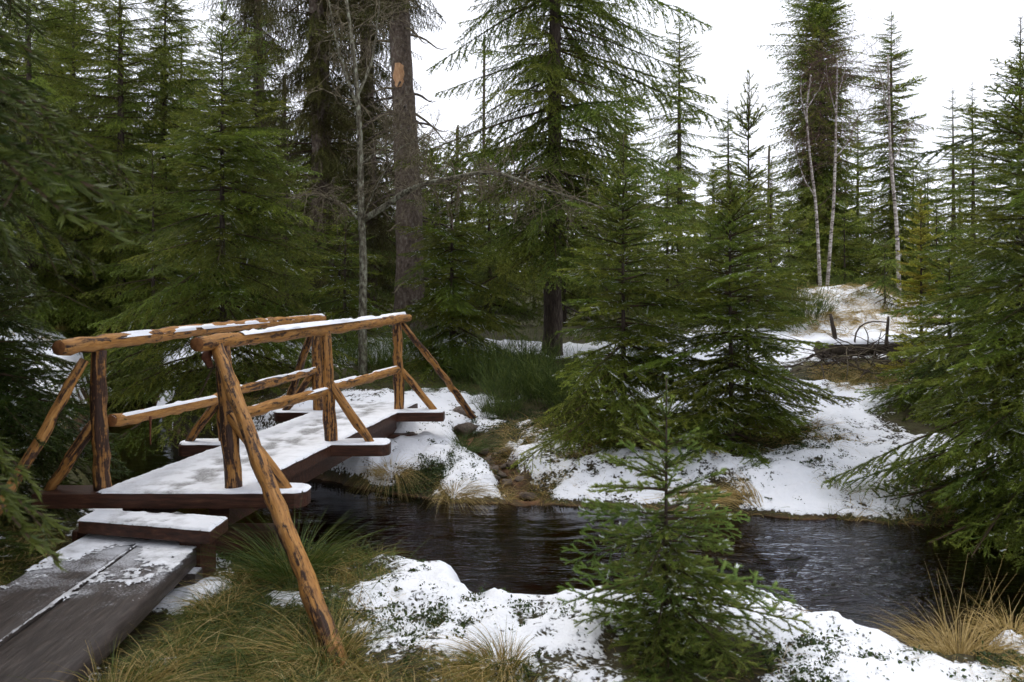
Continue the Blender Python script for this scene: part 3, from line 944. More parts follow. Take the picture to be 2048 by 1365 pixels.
SETS = {}
SETS['small'] = bough_group('small_boughs', [
    make_bough('b', .10, 1, .018, .0026, .0020, 4, .14, -.10, mat='needle_bright', snow=.0, wide=.2),
    make_bough('b', .22, 2, .018, .0026, .0022, 4, .10, -.05, mat='needle_bright', snow=.10, wide=.42, sub_sp=.12),
    make_bough('b', .38, 3, .018, .0026, .0024, 4, .09, .06, mat='needle_bright', snow=.07, wide=.50, sub_sp=.075),
    make_bough('b', .58, 4, .018, .0026, .0026, 4, .09, .10, mat='needle_bright', snow=.06, wide=.50, sub_sp=.07)])
SETS['mid'] = bough_group('mid_boughs', [
    make_bough('b', .25, 11, .024, .0045, .0060, 4, .10, -.12, snow=.02, wide=.5),
    make_bough('b', .55, 12, .024, .0050, .0065, 4, .10, .02, snow=.05, wide=.52, sub_sp=.075),
    make_bough('b', .95, 13, .026, .0058, .0085, 4, .10, .14, snow=.06, wide=.5, hang=.12, thin=1, sub_sp=.08),
    make_bough('b', 1.0, 14, .026, .0058, .0085, 4, .10, .08, snow=.06, wide=.52, hang=.2, thin=1, sub_sp=.08),
    make_bough('b', 1.6, 15, .028, .0065, .0110, 4, .12, .20, snow=.02, thin=1, wide=.46, hang=.3, sub_sp=.10)])
SETS['big'] = bough_group('big_boughs', [
    make_bough('b', .6, 21, .034, .008, .013, 3, .09, .05, hang=.3),
    make_bough('b', 1.2, 22, .034, .009, .015, 3, .11, .18, hang=.55, thin=1, wide=.46),
    make_bough('b', 2.0, 23, .036, .011, .016, 3, .125, .22, hang=.5, thin=1),
    make_bough('b', 2.1, 24, .036, .011, .016, 3, .125, .13, hang=.4, thin=1)])
SETS['hang'] = bough_group('hanging_boughs', [
    make_bough('b', .8, 31, .036, .010, .016, 3, .10, .30, hang=1.3, mat='needle_old', thin=1),
    make_bough('b', 1.6, 32, .036, .011, .020, 3, .12, .42, hang=1.6, mat='needle_old', thin=1),
    make_bough('b', 1.7, 33, .036, .011, .020, 3, .12, .35, hang=1.4, mat='needle_old', thin=1)])
SETS['yellow'] = bough_group('yellow_boughs', [
    make_bough('b', .25, 41, .026, .007, .010, 4, .07, -.05, mat='needle_yellow'),
    make_bough('b', .6, 42, .026, .007, .011, 4, .09, .05, mat='needle_yellow')])
SETS['far'] = bough_group('far_boughs', [
    make_bough('b', .7, 51, .06, .020, .036, 3, .12, .02, hang=.2, thin=1),
    make_bough('b', 1.5, 52, .065, .024, .045, 3, .17, .15, hang=.45, thin=1),
    make_bough('b', 2.4, 53, .07, .026, .055, 3, .22, .20, hang=.6, thin=1)])


MAT['needle_shaded'] = needle_mat('shaded_needles', (0.020, 0.040, 0.009), (0.095, 0.125, 0.022))  # darker needle tone: deep shade of the side trees put into the colour


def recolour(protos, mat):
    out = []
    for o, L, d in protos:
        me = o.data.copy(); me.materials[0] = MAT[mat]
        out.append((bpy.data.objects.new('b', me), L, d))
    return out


SETS['dark'] = bough_group('shaded_boughs', recolour(SETS['mid'][1], 'needle_shaded'))  # mid boughs again, in the needle colour with shade painted in


def crown_mesh(points, ng, parent, name='crown'):
    """points: (pos, yaw, pitch, roll, length); wooden limbs are meshed, needle boughs are set on the points"""
    protos = ng[1]
    Ls = np.array([p[1] for p in protos])
    mb = MB()
    pos = []; rot = []; scl = []; pro = []
    for (p, yaw, pitch, roll, L) in points:
        near = np.argsort(np.abs(np.log(Ls / L)))
        k = near[0]
        if len(near) > 1 and abs(math.log(Ls[near[1]] / L)) < .35 and random.random() < .5:
            k = near[1]
        s = L / Ls[k]
        pos.append(p); rot.append((roll, -pitch, yaw)); scl.append(s); pro.append(k + 1)
        M = np.array(Euler((roll, -pitch, yaw)).to_matrix())
        ax = bough_axis(np.array([0, .3, .62]), L, protos[k][2]) @ M.T + np.array(p)
        V, F = tube(ax, [.010 * L ** .6 + .002, .007 * L ** .6 + .001, .003 * L ** .6 + .001], 4, False)
        mb.add(V, F)
    nlimb = mb.n
    mb.add(np.array(pos), np.zeros((0, 4), int))
    me = mb.mesh(name, MAT['twig'])
    n = len(me.vertices)
    for nm, data in (('proto', pro), ('scl', scl)):
        a = me.attributes.new(nm, 'FLOAT', 'POINT')
        v = np.zeros(n, np.float32); v[nlimb:] = data
        a.data.foreach_set('value', v)
    a = me.attributes.new('rot', 'FLOAT_VECTOR', 'POINT')
    v = np.zeros((n, 3), np.float32); v[nlimb:] = rot
    a.data.foreach_set('vector', v.ravel())
    o = link(name, me, parent)
    o['kind'] = 'stuff'
    md = o.modifiers.new('boughs', 'NODES')
    md.node_group = ng[0]
    return o


def trunk_mesh(H, r0, seed, lean=(0, 0), n=10, mat='bark', below=.25, wob=.02, top=.004):
    rg = np.random.RandomState(seed)
    m = max(8, int(H / .3))
    t = np.linspace(0, 1, m)
    ph = rg.uniform(0, 6, 4)
    x = lean[0] * t * H + wob * H * .15 * (np.sin(t * 5 + ph[0]) - math.sin(ph[0]))
    y = lean[1] * t * H + wob * H * .15 * (np.sin(t * 4 + ph[1]) - math.sin(ph[1]))
    z = -below + t * (H + below)
    R = np.maximum(r0 * (1 - t) ** .85 * (1 + .45 * np.exp(-t * H / .35)), top)
    return np.c_[x, y, z], R, rg


def spruce(label, x, y, H, R, kind='mid', seed=0, bare=0.06, shape=.8, spacing=.30, per=6, inter=1.0, trunk_r=None, up=35, down=-12, lean=(0, 0), group=None, bark='bark',
           dens_fn=None, z=None, dead=0, width_jit=.22, leader=.0, azlim=None, name='spruce_tree'):
    rg = np.random.RandomState(seed + 1000)
    random.seed(seed)
    z0 = gz(x, y) if z is None else z
    root = thing(name, label, 'tree', (x, y, z0), 0, group)
    P, TR, rg2 = trunk_mesh(H, trunk_r or max(.012, H * .0135), seed, lean, 10 if H < 6 else 12, wob=.012)
    V, F = tube(P, TR, 10 if H < 6 else 12, True, .04, rg2)
    MB().add(V, F).build('trunk', MAT[bark], root)
    azp = rg.uniform(0, 6.28); asym = .20
    pts = []
    def axis(zz):
        return np.array([np.interp(zz, P[:, 2], P[:, k]) for k in range(2)] + [zz])
    def put(zz, n, jit, lf=1.0):
        ph = rg.uniform(0, 2 * PI)
        lf = lf * rg.uniform(.82, 1.12)
        for k in range(n):
            if rg.uniform() < .07: continue
            az = ph + k * 2 * PI / n + rg.normal(0, .22)
            zz2 = min(zz + rg.normal(0, jit), H - .02)
            f = (H - zz2) / (H * (1 - bare))
            L = R * min(1, max(f, 0)) ** shape * rg.uniform(1 - width_jit * 1.6, 1 + width_jit) * lf
            L *= 1 + asym * math.sin(az * 2 + azp + zz2 * 2.1 / H * 3) + asym * .7 * math.sin(az + azp * 2.3 - zz2 / H * 5)
            L = max(L, .05 * min(1, H / 2))
            if dens_fn and not dens_fn(az, zz2, rg): continue
            pitch = math.radians(up + (down - up) * min(1, f * 1.5) + rg.normal(0, 6))
            pts.append((axis(zz2), az, pitch, rg.normal(0, .22), L))
    zz = H * bare
    sp0 = spacing
    while zz < H * (1 - leader) - .02:
        f = 1 - zz / H
        put(zz, per + rg.randint(-1, 2), .03 * H ** .5 * .5)
        if inter > 0 and (kind != 'small' or f > .55):
            for q in range(int(inter)):
                put(zz + sp0 * (q + .7) / (inter + 1) * (.5 + .5 * f), max(2, per - 2), .04, .72)
        zz += sp0 * ((.55 + .45 * f) if kind != 'small' else 1.0) * rg.uniform(.85, 1.15)
    if leader > 0:
        # this year's bare leader with a ring of short upright shoots
        for fr, ll in ((1 - leader, .30), (1 - leader * .99, .22)):
            pass
        ph = rg.uniform(0, 6)
        for k in range(6):
            pts.append((axis(H * (1 - leader)), ph + k * 1.05, math.radians(48 + rg.normal(0, 6)), 0, leader * H * rg.uniform(.45, .65)))
        pts.append((axis(H * (1 - leader)), ph, math.radians(88), 0, leader * H * 1.0))
    for k in range(dead):
        # dry bare limbs under the live crown
        zz = rg.uniform(.02, bare + .12) * H; az = rg.uniform(0, 2 * PI); L = R * rg.uniform(.3, .8)
        a = axis(zz); d = np.array([math.cos(az), math.sin(az), rg.uniform(-.5, -.05)])
        q = [a, a + d * L * .4, a + d * L * .75 + [0, 0, -.1 * L], a + d * L + [0, 0, -.02 * L]]
        V, F = tube(q, [.018, .013, .008, .003], 5)
        MB().add(V, F).build('dead_limb', MAT['dead'], root)
    crown_mesh(pts, SETS[kind], root)
    return root



# front sapling by the water
spruce('little bright green spruce sapling in the snow at the front bank', .765, 4.22, 1.36, .64, 'small', 3, bare=.03, shape=.95, spacing=.125, per=8, inter=2, up=48, down=-10, leader=.15, trunk_r=.017, width_jit=.30, name='spruce_sapling')
# young spruces across the stream
spruce('young spruce with pale upright leader across the stream, left of the twin stems', at(1248, 0, 9.5).x, 9.5, 3.4, 1.36, 'mid', 11, bare=.04, shape=.76, spacing=.28, per=8, inter=1, up=42, down=-10, leader=.09, trunk_r=.036)
spruce('young spruce left of the one with the long bare leader', at(1462, 0, 9.2).x, 9.2, 3.05, 1.25, 'mid', 12, bare=.04, shape=.74, spacing=.28, per=8, inter=1, up=42, down=-8, leader=.09, trunk_r=.034)
spruce('slim spruce with a very long bare leader against the sky', at(1494, 0, 9.9).x, 9.9, 4.15, 1.35, 'mid', 13, bare=.05, shape=1.15, spacing=.31, per=6, inter=1, up=45, down=-6, leader=.16, trunk_r=.036)
# right foreground spruces over the water
spruce('dense dark spruce leaning its boughs over the water at the right edge', 4.35, 7.1, 4.35, 1.95, 'mid', 14, bare=.03, shape=.85, spacing=.30, per=8, inter=1, up=30, down=-16, leader=.07, trunk_r=.07)
spruce('pale green bushy spruce below the small yellow one, behind the right edge spruce', at(1900, 0, 10.6).x, 10.6, 2.0, 1.3, 'mid', 19, bare=.04, shape=.6, spacing=.28, per=7, inter=1, up=30, down=-10, trunk_r=.05)
spruce('tall dark spruce behind the right edge spruce, its top against the sky', at(2040, 0, 12.5).x, 12.5, 5.3, 1.5, 'mid', 20, bare=.05, shape=.9, spacing=.34, per=7, inter=1, up=30, down=-12, trunk_r=.08)
spruce('small yellow green spruce glowing among the dark ones', at(1842, 0, 11.6).x, 11.6, 2.75, .66, 'yellow', 21, bare=.1, shape=.8, spacing=.2, per=7, inter=1, up=40, down=0, trunk_r=.03)
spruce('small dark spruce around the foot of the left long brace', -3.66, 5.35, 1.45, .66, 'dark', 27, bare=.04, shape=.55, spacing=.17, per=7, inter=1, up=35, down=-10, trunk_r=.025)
for k, (x_, y_, h_, r_, lab) in enumerate([(-6.4, 5.0, 13.0, 2.6, 'tall spruce added for shade behind the blurred boughs beyond the left edge'), (-6.6, 8.2, 12.0, 2.4, 'tall spruce added for shade on the left bank behind the hanging boughs'), (-5.3, 1.6, 13.0, 2.6, 'unseen tall spruce added for shade left of the viewer'), (-4.4, -1.2, 13.0, 2.7, 'unseen tall spruce added for shade behind the viewer on the left'), (-2.2, -3.2, 10.0, 2.4, 'unseen tall spruce added for shade straight behind the viewer'), (6.9, 8.6, 8.5, 2.3, 'tall spruce added for shade beyond the right edge over the stream')]):
    spruce(lab, x_, y_, h_, r_, 'dark', 60 + k, bare=.08, shape=.5, spacing=.4, per=8, inter=1, up=12, down=-16, trunk_r=.13)  # added spruces, mostly out of view, put there to shade the scene
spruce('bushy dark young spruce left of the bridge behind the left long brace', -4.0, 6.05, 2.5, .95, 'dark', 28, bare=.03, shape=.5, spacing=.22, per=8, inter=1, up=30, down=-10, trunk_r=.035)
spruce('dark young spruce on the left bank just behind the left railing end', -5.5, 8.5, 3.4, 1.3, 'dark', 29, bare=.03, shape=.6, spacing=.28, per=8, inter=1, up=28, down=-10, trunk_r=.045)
# middle spruces
spruce('tall spruce with dark straight trunk and wide open boughs in the middle', at(1105, 0, 14.6).x, 14.6, 13.0, 2.75, 'big', 15, bare=.14, shape=.55, spacing=.62, per=7, inter=2, up=12, down=-10, trunk_r=.165, dead=9, width_jit=.3)
spruce('layered young spruce on the bank behind the bridge railing', at(447, 0, 12.2).x, 12.2, 5.5, 2.35, 'mid', 16, bare=.03, shape=.78, spacing=.40, per=7, inter=1, up=26, down=-12, trunk_r=.06, leader=.05)
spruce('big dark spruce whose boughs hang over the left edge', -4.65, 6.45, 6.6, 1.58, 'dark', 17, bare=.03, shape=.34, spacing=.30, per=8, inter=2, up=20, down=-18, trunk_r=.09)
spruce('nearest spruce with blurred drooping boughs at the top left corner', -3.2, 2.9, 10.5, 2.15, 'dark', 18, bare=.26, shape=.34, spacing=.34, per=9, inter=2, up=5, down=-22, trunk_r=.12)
spruce('bright green spruce with low boughs between the grey trunk and the middle spruce', at(905, 0, 13.4).x, 13.4, 3.3, 1.45, 'mid', 22, bare=.06, shape=.6, spacing=.32, per=7, inter=1, up=25, down=-14, trunk_r=.05)
spruce('small spruce just behind the lichen covered bare tree', at(690, 0, 15.0).x, 15.0, 2.6, 1.15, 'mid', 23, bare=.05, shape=.7, spacing=.3, per=6, inter=1, trunk_r=.04)
spruce('spruce left of the layered young one, above the far stream bend', at(305, 0, 16.5).x, 16.5, 4.6, 1.8, 'big', 24, bare=.04, shape=.7, spacing=.42, per=6, inter=1, trunk_r=.06)
spruce('spruce on the slope at the far left behind the hanging boughs', at(150, 0, 17.5).x, 17.5, 5.0, 1.9, 'big', 25, bare=.05, shape=.65, spacing=.45, per=6, inter=1, trunk_r=.07)
spruce('young spruce between the layered one and the big hanging spruce', at(575, 0, 15.5).x, 15.5, 3.8, 1.35, 'big', 26, bare=.05, shape=.7, spacing=.38, per=6, inter=1, trunk_r=.05)

FARS = [  # px, depth, top row, radius, shape, label
    (1640, 27, -110, 2.15, .48, 'tallest dense column shaped spruce standing behind the two birches'),
    (1785, 24, 22, 1.55, .60, 'tall pointed spruce with open boughs behind the single yellowish birch'),
    (1360, 28, 28, 1.75, .70, 'thin topped tall spruce with sparse boughs left of the open sky'),
    (1455, 31, 188, 1.15, .75, 'slender far spruce right of the thin topped tall one'),
    (1905, 30, 175, 1.4, .7, 'far spruce with pointed top left of the right edge treetops'),
    (1945, 27, 165, 1.5, .7, 'far spruce rising just left of the right edge spruce'),
    (1850, 25, 330, 1.5, .6, 'lower far spruce between the pointed spruce and the right edge'),
    (1715, 30, 225, 1.6, .6, 'far spruce between the tallest column and the pointed one'),
    (1545, 34, 318, 1.1, .7, 'little far spruce at the left foot of the tallest column'),
    (1250, 22, 140, 1.7, .6, 'spruce half hidden behind the young one with the pale leader'),
    (1335, 20, 330, 1.6, .6, 'bushy spruce behind and between the young spruces'),
    (1420, 18.5, 400, 1.5, .6, 'dark bushy spruce low behind the twin stems'),
    (1580, 22, 400, 1.6, .55, 'broad dark spruce left of the birches'),
    (1690, 23, 400, 1.6, .55, 'broad dark spruce right behind the birches'),
    (1180, 19, 330, 1.5, .6, 'spruce right behind the middle tall trunk'),
    (1010, 23, 300, 1.7, .6, 'spruce left behind the middle tall trunk'),
    (960, 26, 310, 1.4, .7, 'thin far spruce below the gap of sky right of the grey trunk'),
    (870, 21, 300, 1.6, .6, 'spruce at the right side of the old grey trunk'),
    (745, 22, 250, 1.6, .6, 'spruce between the two old trunks'),
    (570, 22, 190, 1.6, .65, 'spruce under the small gap of sky left of the old trunks'),
    (480, 21, 210, 1.8, .6, 'spruce straight behind the layered young spruce'),
    (385, 21, 120, 1.9, .6, 'tall spruce on the slope behind the far stream bend'),
    (250, 22, 130, 1.9, .6, 'tall spruce on the left slope right of the hanging boughs'),
    (90, 22, 20, 2.2, .55, 'tall dark spruce on the left slope at the edge'),
    (330, 19, -70, 2.3, .5, 'very tall spruce just left of the layered one, top out of the picture'),
    (150, 20, -90, 2.4, .5, 'very tall spruce on the left slope, top out of the picture'),
    (240, 17.8, -150, 2.2, .5, 'broad very tall spruce on the left slope above the far stream bend'),
    (60, 17, -150, 2.3, .5, 'broad very tall spruce nearest to the left edge on the slope'),
    (515, 18.8, 30, 1.9, .6, 'spruce close behind the right side of the layered young one'),
    (1770, 18, 480, 1.4, .55, 'low dark spruce right of the snowy mound'),
    (1515, 17, 470, 1.3, .6, 'low spruce behind the long bare leader'),
]
for k, (px, d, top, R_, shp, lab) in enumerate(FARS):
    p = at(px, top, d)
    z0 = gz(p.x, d)
    spruce(lab, p.x, d, p.z - z0, R_, 'far' if d > 19.5 else 'big', 200 + k, bare=.05 if k not in (2, 3) else .3, shape=shp, spacing=.48 if k > 1 else .30, per=6 if k else 8, inter=1 if k else 2, up=28, down=-16, width_jit=.35 if k in (1, 2) else .25)

rf = np.random.RandomState(78)
for k in range(30):
    d = rf.uniform(17.5, 28); px = -80 + (k + rf.uniform(.1, .9)) / 30 * 2200
    if 1560 < px < 1800 and d < 23: d = rf.uniform(23, 28)
    p = at(px, 0, d)
    spruce('small dim spruce of the undergrowth between the taller trunks', p.x, d, rf.uniform(2.2, 4.4), rf.uniform(1.2, 1.8), 'far' if d > 20 else 'big', 400 + k, bare=.03, shape=.6, spacing=.5, per=6, inter=1, up=25, down=-15, group='spruces of the undergrowth')
rf = np.random.RandomState(77)
for k in range(44):
    d = rf.uniform(28, 44); px = -150 + ((k + rf.uniform(.1, .9)) / 44) ** 1.15 * 2350
    top = np.interp(px, [0, 350, 560, 900, 1000, 1300, 1560, 1900, 2050], [-20, 10, 170, 250, 290, 325, 345, 320, 250]) + rf.uniform(-30, 45)
    p = at(px, top, d)
    spruce('dim spruce in the dark forest wall far behind the stream', p.x, d, max(3, p.z - gz(p.x, d)), rf.uniform(1.6, 2.3), 'far', 300 + k, bare=.04, shape=.6, spacing=.55, per=6, inter=1 if px < 1000 else 0, up=25, down=-15, group='spruces of the far forest wall')

# ------------------------------------------------------------------ old trunks, bare trees
def path(pts):
    return np.array([tuple(at(*p)) for p in pts])


def resample(P, m):
    P = np.asarray(P, float)
    s = np.r_[0, np.cumsum(np.linalg.norm(np.diff(P, axis=0), axis=1))]
    t = np.linspace(0, s[-1], m)
    # smooth (Catmull-like) by averaging linear samples
    Q = np.c_[[np.interp(t, s, P[:, k]) for k in range(3)]].T
    for _ in range(2):
        Q[1:-1] = (Q[:-2] + 2 * Q[1:-1] + Q[2:]) / 4
    return Q


def old_trunk(label, px, d, H, r0, seed, lean, nstub, crown_from, ncrown, Rc):
    p = at(px, 0, d); z0 = gz(p.x, d)
    root = thing('old_spruce', label, 'tree', (p.x, d, z0))
    rg = np.random.RandomState(seed); random.seed(seed)
    m = 46
    t = np.linspace(0, 1, m)
    P = np.c_[lean * t * H + .05 * np.sin(t * 7), .04 * np.sin(t * 5 + 1), -.3 + t * (H + .3)]
    R = r0 * (1 - .55 * t) * (1 + .5 * np.exp(-t * H / .4))
    V, F = tube(P, R, 26, True, .05, rg)
    MB().add(V, F).build('trunk', MAT['bark_old'], root)
    ax = lambda z: np.array([np.interp(z, P[:, 2], P[:, k]) for k in range(3)])
    for k in range(nstub):
        z = rg.uniform(.08, .95) * H; az = rg.uniform(0, 2 * PI); L = rg.uniform(.25, 1.1)
        a = ax(z); dd = np.array([math.cos(az), math.sin(az), rg.uniform(-.5, .1)])
        a = a + dd * [1, 1, 0] * np.interp(z, P[:, 2], R) * .8
        q = resample([a, a + dd * L * .5, a + dd * L * .8 + [0, 0, -.25 * L], a + dd * L + [0, 0, -.12 * L]], 8)
        V, F = tube(q, np.linspace(.03, .006, 8), 5)
        MB().add(V, F).build('dead_limb', MAT['dead'] if rg.uniform() < .7 else MAT['twig_grey'], root)
    pts = []
    for k in range(ncrown):
        z = H * (crown_from + (1 - crown_from) * rg.uniform() ** .9); az = rg.uniform(0, 2 * PI)
        pts.append((ax(z), az, math.radians(rg.uniform(-25, 8)), rg.normal(0, .2), Rc * rg.uniform(.6, 1.15)))
    crown_mesh(pts, SETS['hang'], root)
    return root, P, R


root, P, R = old_trunk('thick old grey trunk with a bare orange patch and dead limbs', 818, 17.0, 10.5, .30, 5, -.022, 60, .60, 60, 1.3)
zs = at(806, 155, 17).z - root.location.z
c = np.array([np.interp(zs, P[:, 2], P[:, k]) for k in range(3)]); rr = float(np.interp(zs, P[:, 2], R))
mb = MB(); rg = np.random.RandomState(4)
zz = np.linspace(-.25, .23, 10)
rows = []
for q in zz:
    wdt = .52 * math.sqrt(max(.02, 1 - (q / .26) ** 2)) * rg.uniform(.8, 1.15) + .1
    sh_ = rg.normal(0, .09)
    for a in np.linspace(-wdt, wdt, 8):
        a2 = a - .25 + sh_
        rr2 = rr * (1.045 if abs(a) < wdt * .95 else .96)
        rows.append(c + [rr2 * math.sin(a2), -rr2 * math.cos(a2), q])
ii = (np.arange(9)[:, None] * 8 + np.arange(7)[None, :]).ravel()
mb.add(rows, np.stack([ii, ii + 1, ii + 9, ii + 8], -1)).build('bare_patch', MAT['wood_scar'], root)
old_trunk('big dark old spruce hung with curtains of boughs, left of the grey trunk', 640, 18.2, 11.5, .27, 6, .0, 12, .10, 330, 1.6)
old_trunk('old spruce hung with brownish curtains behind and between the two thick trunks', 735, 20.5, 12.5, .2, 7, .0, 6, .08, 260, 1.6)
old_trunk('dark old spruce with hanging boughs left of the thick trunks, behind the gap of sky', 520, 25.0, 10.5, .2, 8, .0, 6, .08, 200, 1.6)


def bare_tree(name, label, trunk_pts, r0, r1, limbs, bark, twig, seed, twig_n=60, twig_l=.5, droop=.2, up=.3, depth=2, group=None, trunk_n=10, start=.35, thin=1.0):
    """leafless tree: trunk and limbs follow given points, twigs grow from them"""
    rg = np.random.RandomState(seed)
    TP = path(trunk_pts)
    base = TP[0].copy(); base[2] = gz(base[0], base[1])
    root = thing(name, label, 'tree', tuple(base), 0, group)
    TP = np.r_[[[base[0], base[1], base[2] - .2]], TP[1:]] - base
    Q = resample(TP, 26)
    V, F = tube(Q, np.linspace(r0, r1, 26), trunk_n, True, .05, rg)
    MB().add(V, F).build('trunk', MAT[bark], root)
    src = [(Q[int(26 * start):], r1)]
    for lp, ra, rb in limbs:
        LQ = resample(path(lp) - base, 22)
        LQ = LQ + np.cumsum(rg.normal(0, .006, LQ.shape), 0)
        V, F = tube(LQ, np.linspace(ra, rb, 22), 7, True, .06, rg)
        MB().add(V, F).build('limb', MAT[bark], root)
        src += [(LQ[5:], rb)] * (2 if len(lp) < 8 else 9)
    mb = MB()
    def grow(p, d, L, r, dep):
        k = 6
        pts = [p]
        for q in range(k):
            d = d + rg.normal(0, .16, 3) + np.array([0, 0, (up if dep == 0 else 0) * .1 - droop * .12])
            d = d / np.linalg.norm(d)
            pts.append(pts[-1] + d * L / k)
        V, F = tube(pts, np.linspace(r, max(.0028 * (.5 + .5 * thin), r * .35), k + 1), 4, False)
        mb.add(V, F)
        if dep < depth:
            for q in range(rg.randint(2, 5)):
                b = pts[rg.randint(1, k)]
                nd = d + rg.normal(0, .75, 3); nd /= np.linalg.norm(nd)
                grow(b, nd, L * rg.uniform(.35, .65), r * .6, dep + 1)
    for k in range(twig_n):
        S, rb = src[rg.randint(len(src))]
        p = S[rg.randint(len(S))]
        dd = rg.normal(0, 1, 3) + np.array([0, 0, up]); dd /= np.linalg.norm(dd)
        grow(p, dd, twig_l * rg.uniform(.5, 1.3), max(.0065, rb * .55) * thin, 0)
    mb.build('twigs', MAT[twig], root)
    return root


D = 12.6
bare_tree('rowan_tree', 'leafless lichen covered thin tree with one long arching limb behind the bridge', [(727, 745, D), (724, 640, D), (728, 520, D), (722, 440, D), (722, 330, D), (718, 230, D), (712, 150, D), (703, 70, D), (690, -20, D)], .072, .022,
          [([(726, 442, D), (760, 422, D - .1), (800, 390, D - .3), (850, 366, D - .5), (905, 360, D - .6), (960, 345, D - .7), (1010, 353, D - .8), (1060, 378, D - .9), (1120, 395, D - 1), (1195, 420, D - 1)], .05, .010),
           ([(714, 440, D), (690, 410, D + .1), (640, 393, D + .2), (585, 402, D + .3)], .022, .005),
           ([(722, 330, D), (762, 300, D), (800, 262, D + .1), (835, 250, D + .2)], .02, .005),
           ([(716, 215, D), (694, 150, D), (668, 60, D), (650, -30, D)], .025, .008),
           ([(716, 190, D), (742, 130, D), (758, 40, D - .1), (765, -30, D - .1)], .024, .008),
           ([(728, 430, D), (770, 350, D - .1), (800, 300, D - .2), (870, 270, D - .2)], .016, .004)],
          'bark_rowan', 'twig_grey', 9, 240, .6, .35, .0)
D = 20.0
bare_tree('birch_tree', 'slim white birch leaning left, left one of the pair by the mound', [(1641, 585, D), (1636, 480, D), (1631, 400, D), (1618, 300, D), (1612, 220, D), (1622, 150, D)], .046, .018,
          [([(1628, 390, D), (1604, 350, D), (1590, 300, D), (1586, 270, D)], .018, .005), ([(1614, 250, D), (1600, 200, D), (1598, 160, D)], .018, .005), ([(1612, 220, D), (1640, 180, D), (1650, 150, D)], .018, .005)],
          'birch', 'twig_purple', 31, 80, 1.15, .15, .5, trunk_n=8, start=.42, thin=.5)
bare_tree('birch_tree', 'slim straight white birch, right one of the pair by the mound', [(1653, 600, D), (1660, 500, D), (1668, 400, D), (1671, 300, D), (1673, 200, D), (1675, 120, D)], .048, .018,
          [([(1670, 320, D), (1700, 270, D), (1715, 230, D)], .018, .005), ([(1672, 230, D), (1655, 170, D), (1650, 130, D)], .018, .005), ([(1673, 200, D), (1690, 150, D), (1697, 120, D)], .016, .005)],
          'birch', 'twig_purple', 32, 80, 1.15, .15, .5, trunk_n=8, start=.42, thin=.5)
bare_tree('birch_tree', 'yellowish single birch in front of the pointed spruce', [(1800, 590, D), (1794, 460, D), (1788, 390, D), (1780, 300, D), (1778, 200, D), (1776, 110, D)], .056, .022,
          [([(1782, 330, D), (1810, 280, D), (1822, 250, D)], .018, .005), ([(1778, 220, D), (1765, 160, D), (1758, 120, D)], .018, .005)], 'birch', 'twig_purple', 33, 50, .7, .15, .5, trunk_n=8, start=.42, thin=.5)
for k, (px, top, d, r, lab) in enumerate([(626, 78, 31, .10, 'pale broken dead trunk in the gap of sky left of the old spruces'), (566, 148, 32, .11, 'short pale dead snag further left in the same gap of sky'), (966, 74, 33, .07, 'thin dead pole in the sky right of the grey trunk'),
                                         (912, 250, 31, .08, 'dead pole close to the grey trunk'), (1536, 290, 38, .07, 'thin far dead pole left of the tallest spruce'), (505, 190, 30, .09, 'dead pole left of the pale snag, over the layered spruce')]):
    p = at(px, top, d); z0 = gz(p.x, d)
    root = thing('dead_snag', lab, 'dead tree', (p.x, d, z0))
    rg = np.random.RandomState(k)
    V, F = tube([(0, 0, -.2), (.02, 0, (p.z - z0) * .5), (.05, 0, (p.z - z0) * .97), (.08, 0, p.z - z0)], [r, r * .85, r * .7, r * .3], 8, True, .08, rg)
    MB().add(V, F).build('trunk', MAT['dead'], root)
    for q in range(5):
        z = rg.uniform(.55, .95) * (p.z - z0); az = rg.uniform(0, 6.3); L = rg.uniform(.2, .6)
        V, F = tube([(.03, 0, z), (.03 + L * math.cos(az) * .6, L * math.sin(az) * .6, z - .02), (.03 + L * math.cos(az), L * math.sin(az), z - .1 * L)], [.02, .014, .005], 4)
        MB().add(V, F).build('stub', MAT['dead'], root)

# ------------------------------------------------------------------ fallen logs, brush, stones
def fallen(label, a, b, r, seed, stubs):
    a = Vector(a); b = Vector(b)
    root = thing('fallen_log', label, 'log', tuple((a + b) / 2 - Vector((0, 0, r))))
    I = Matrix.Translation(-((a + b) / 2 - Vector((0, 0, r))))
    rg = np.random.RandomState(seed)
    Q = resample([a, a + (b - a) * .3 + Vector((0, .03, .03)), a + (b - a) * .7 + Vector((0, -.02, .01)), b], 24)
    V, F = tube(Q, np.linspace(r, r * .8, 24), 12, True, .06, rg)
    o = MB().add(V, F).build('trunk', MAT['dead'], root); o.matrix_local = I
    rail_snow(o, tuple(a), tuple(b), r * 1.02, r * .84, seed, root, I, .035, .0, -.3)
    for pts, rr in stubs:
        V, F = tube(resample([tuple(at(*p)) for p in pts], 8), np.linspace(rr, rr * .55, 8), 7, True, .08, rg)
        o = MB().add(V, F).build('branch_stub', MAT['dead'], root); o.matrix_local = I
    return root


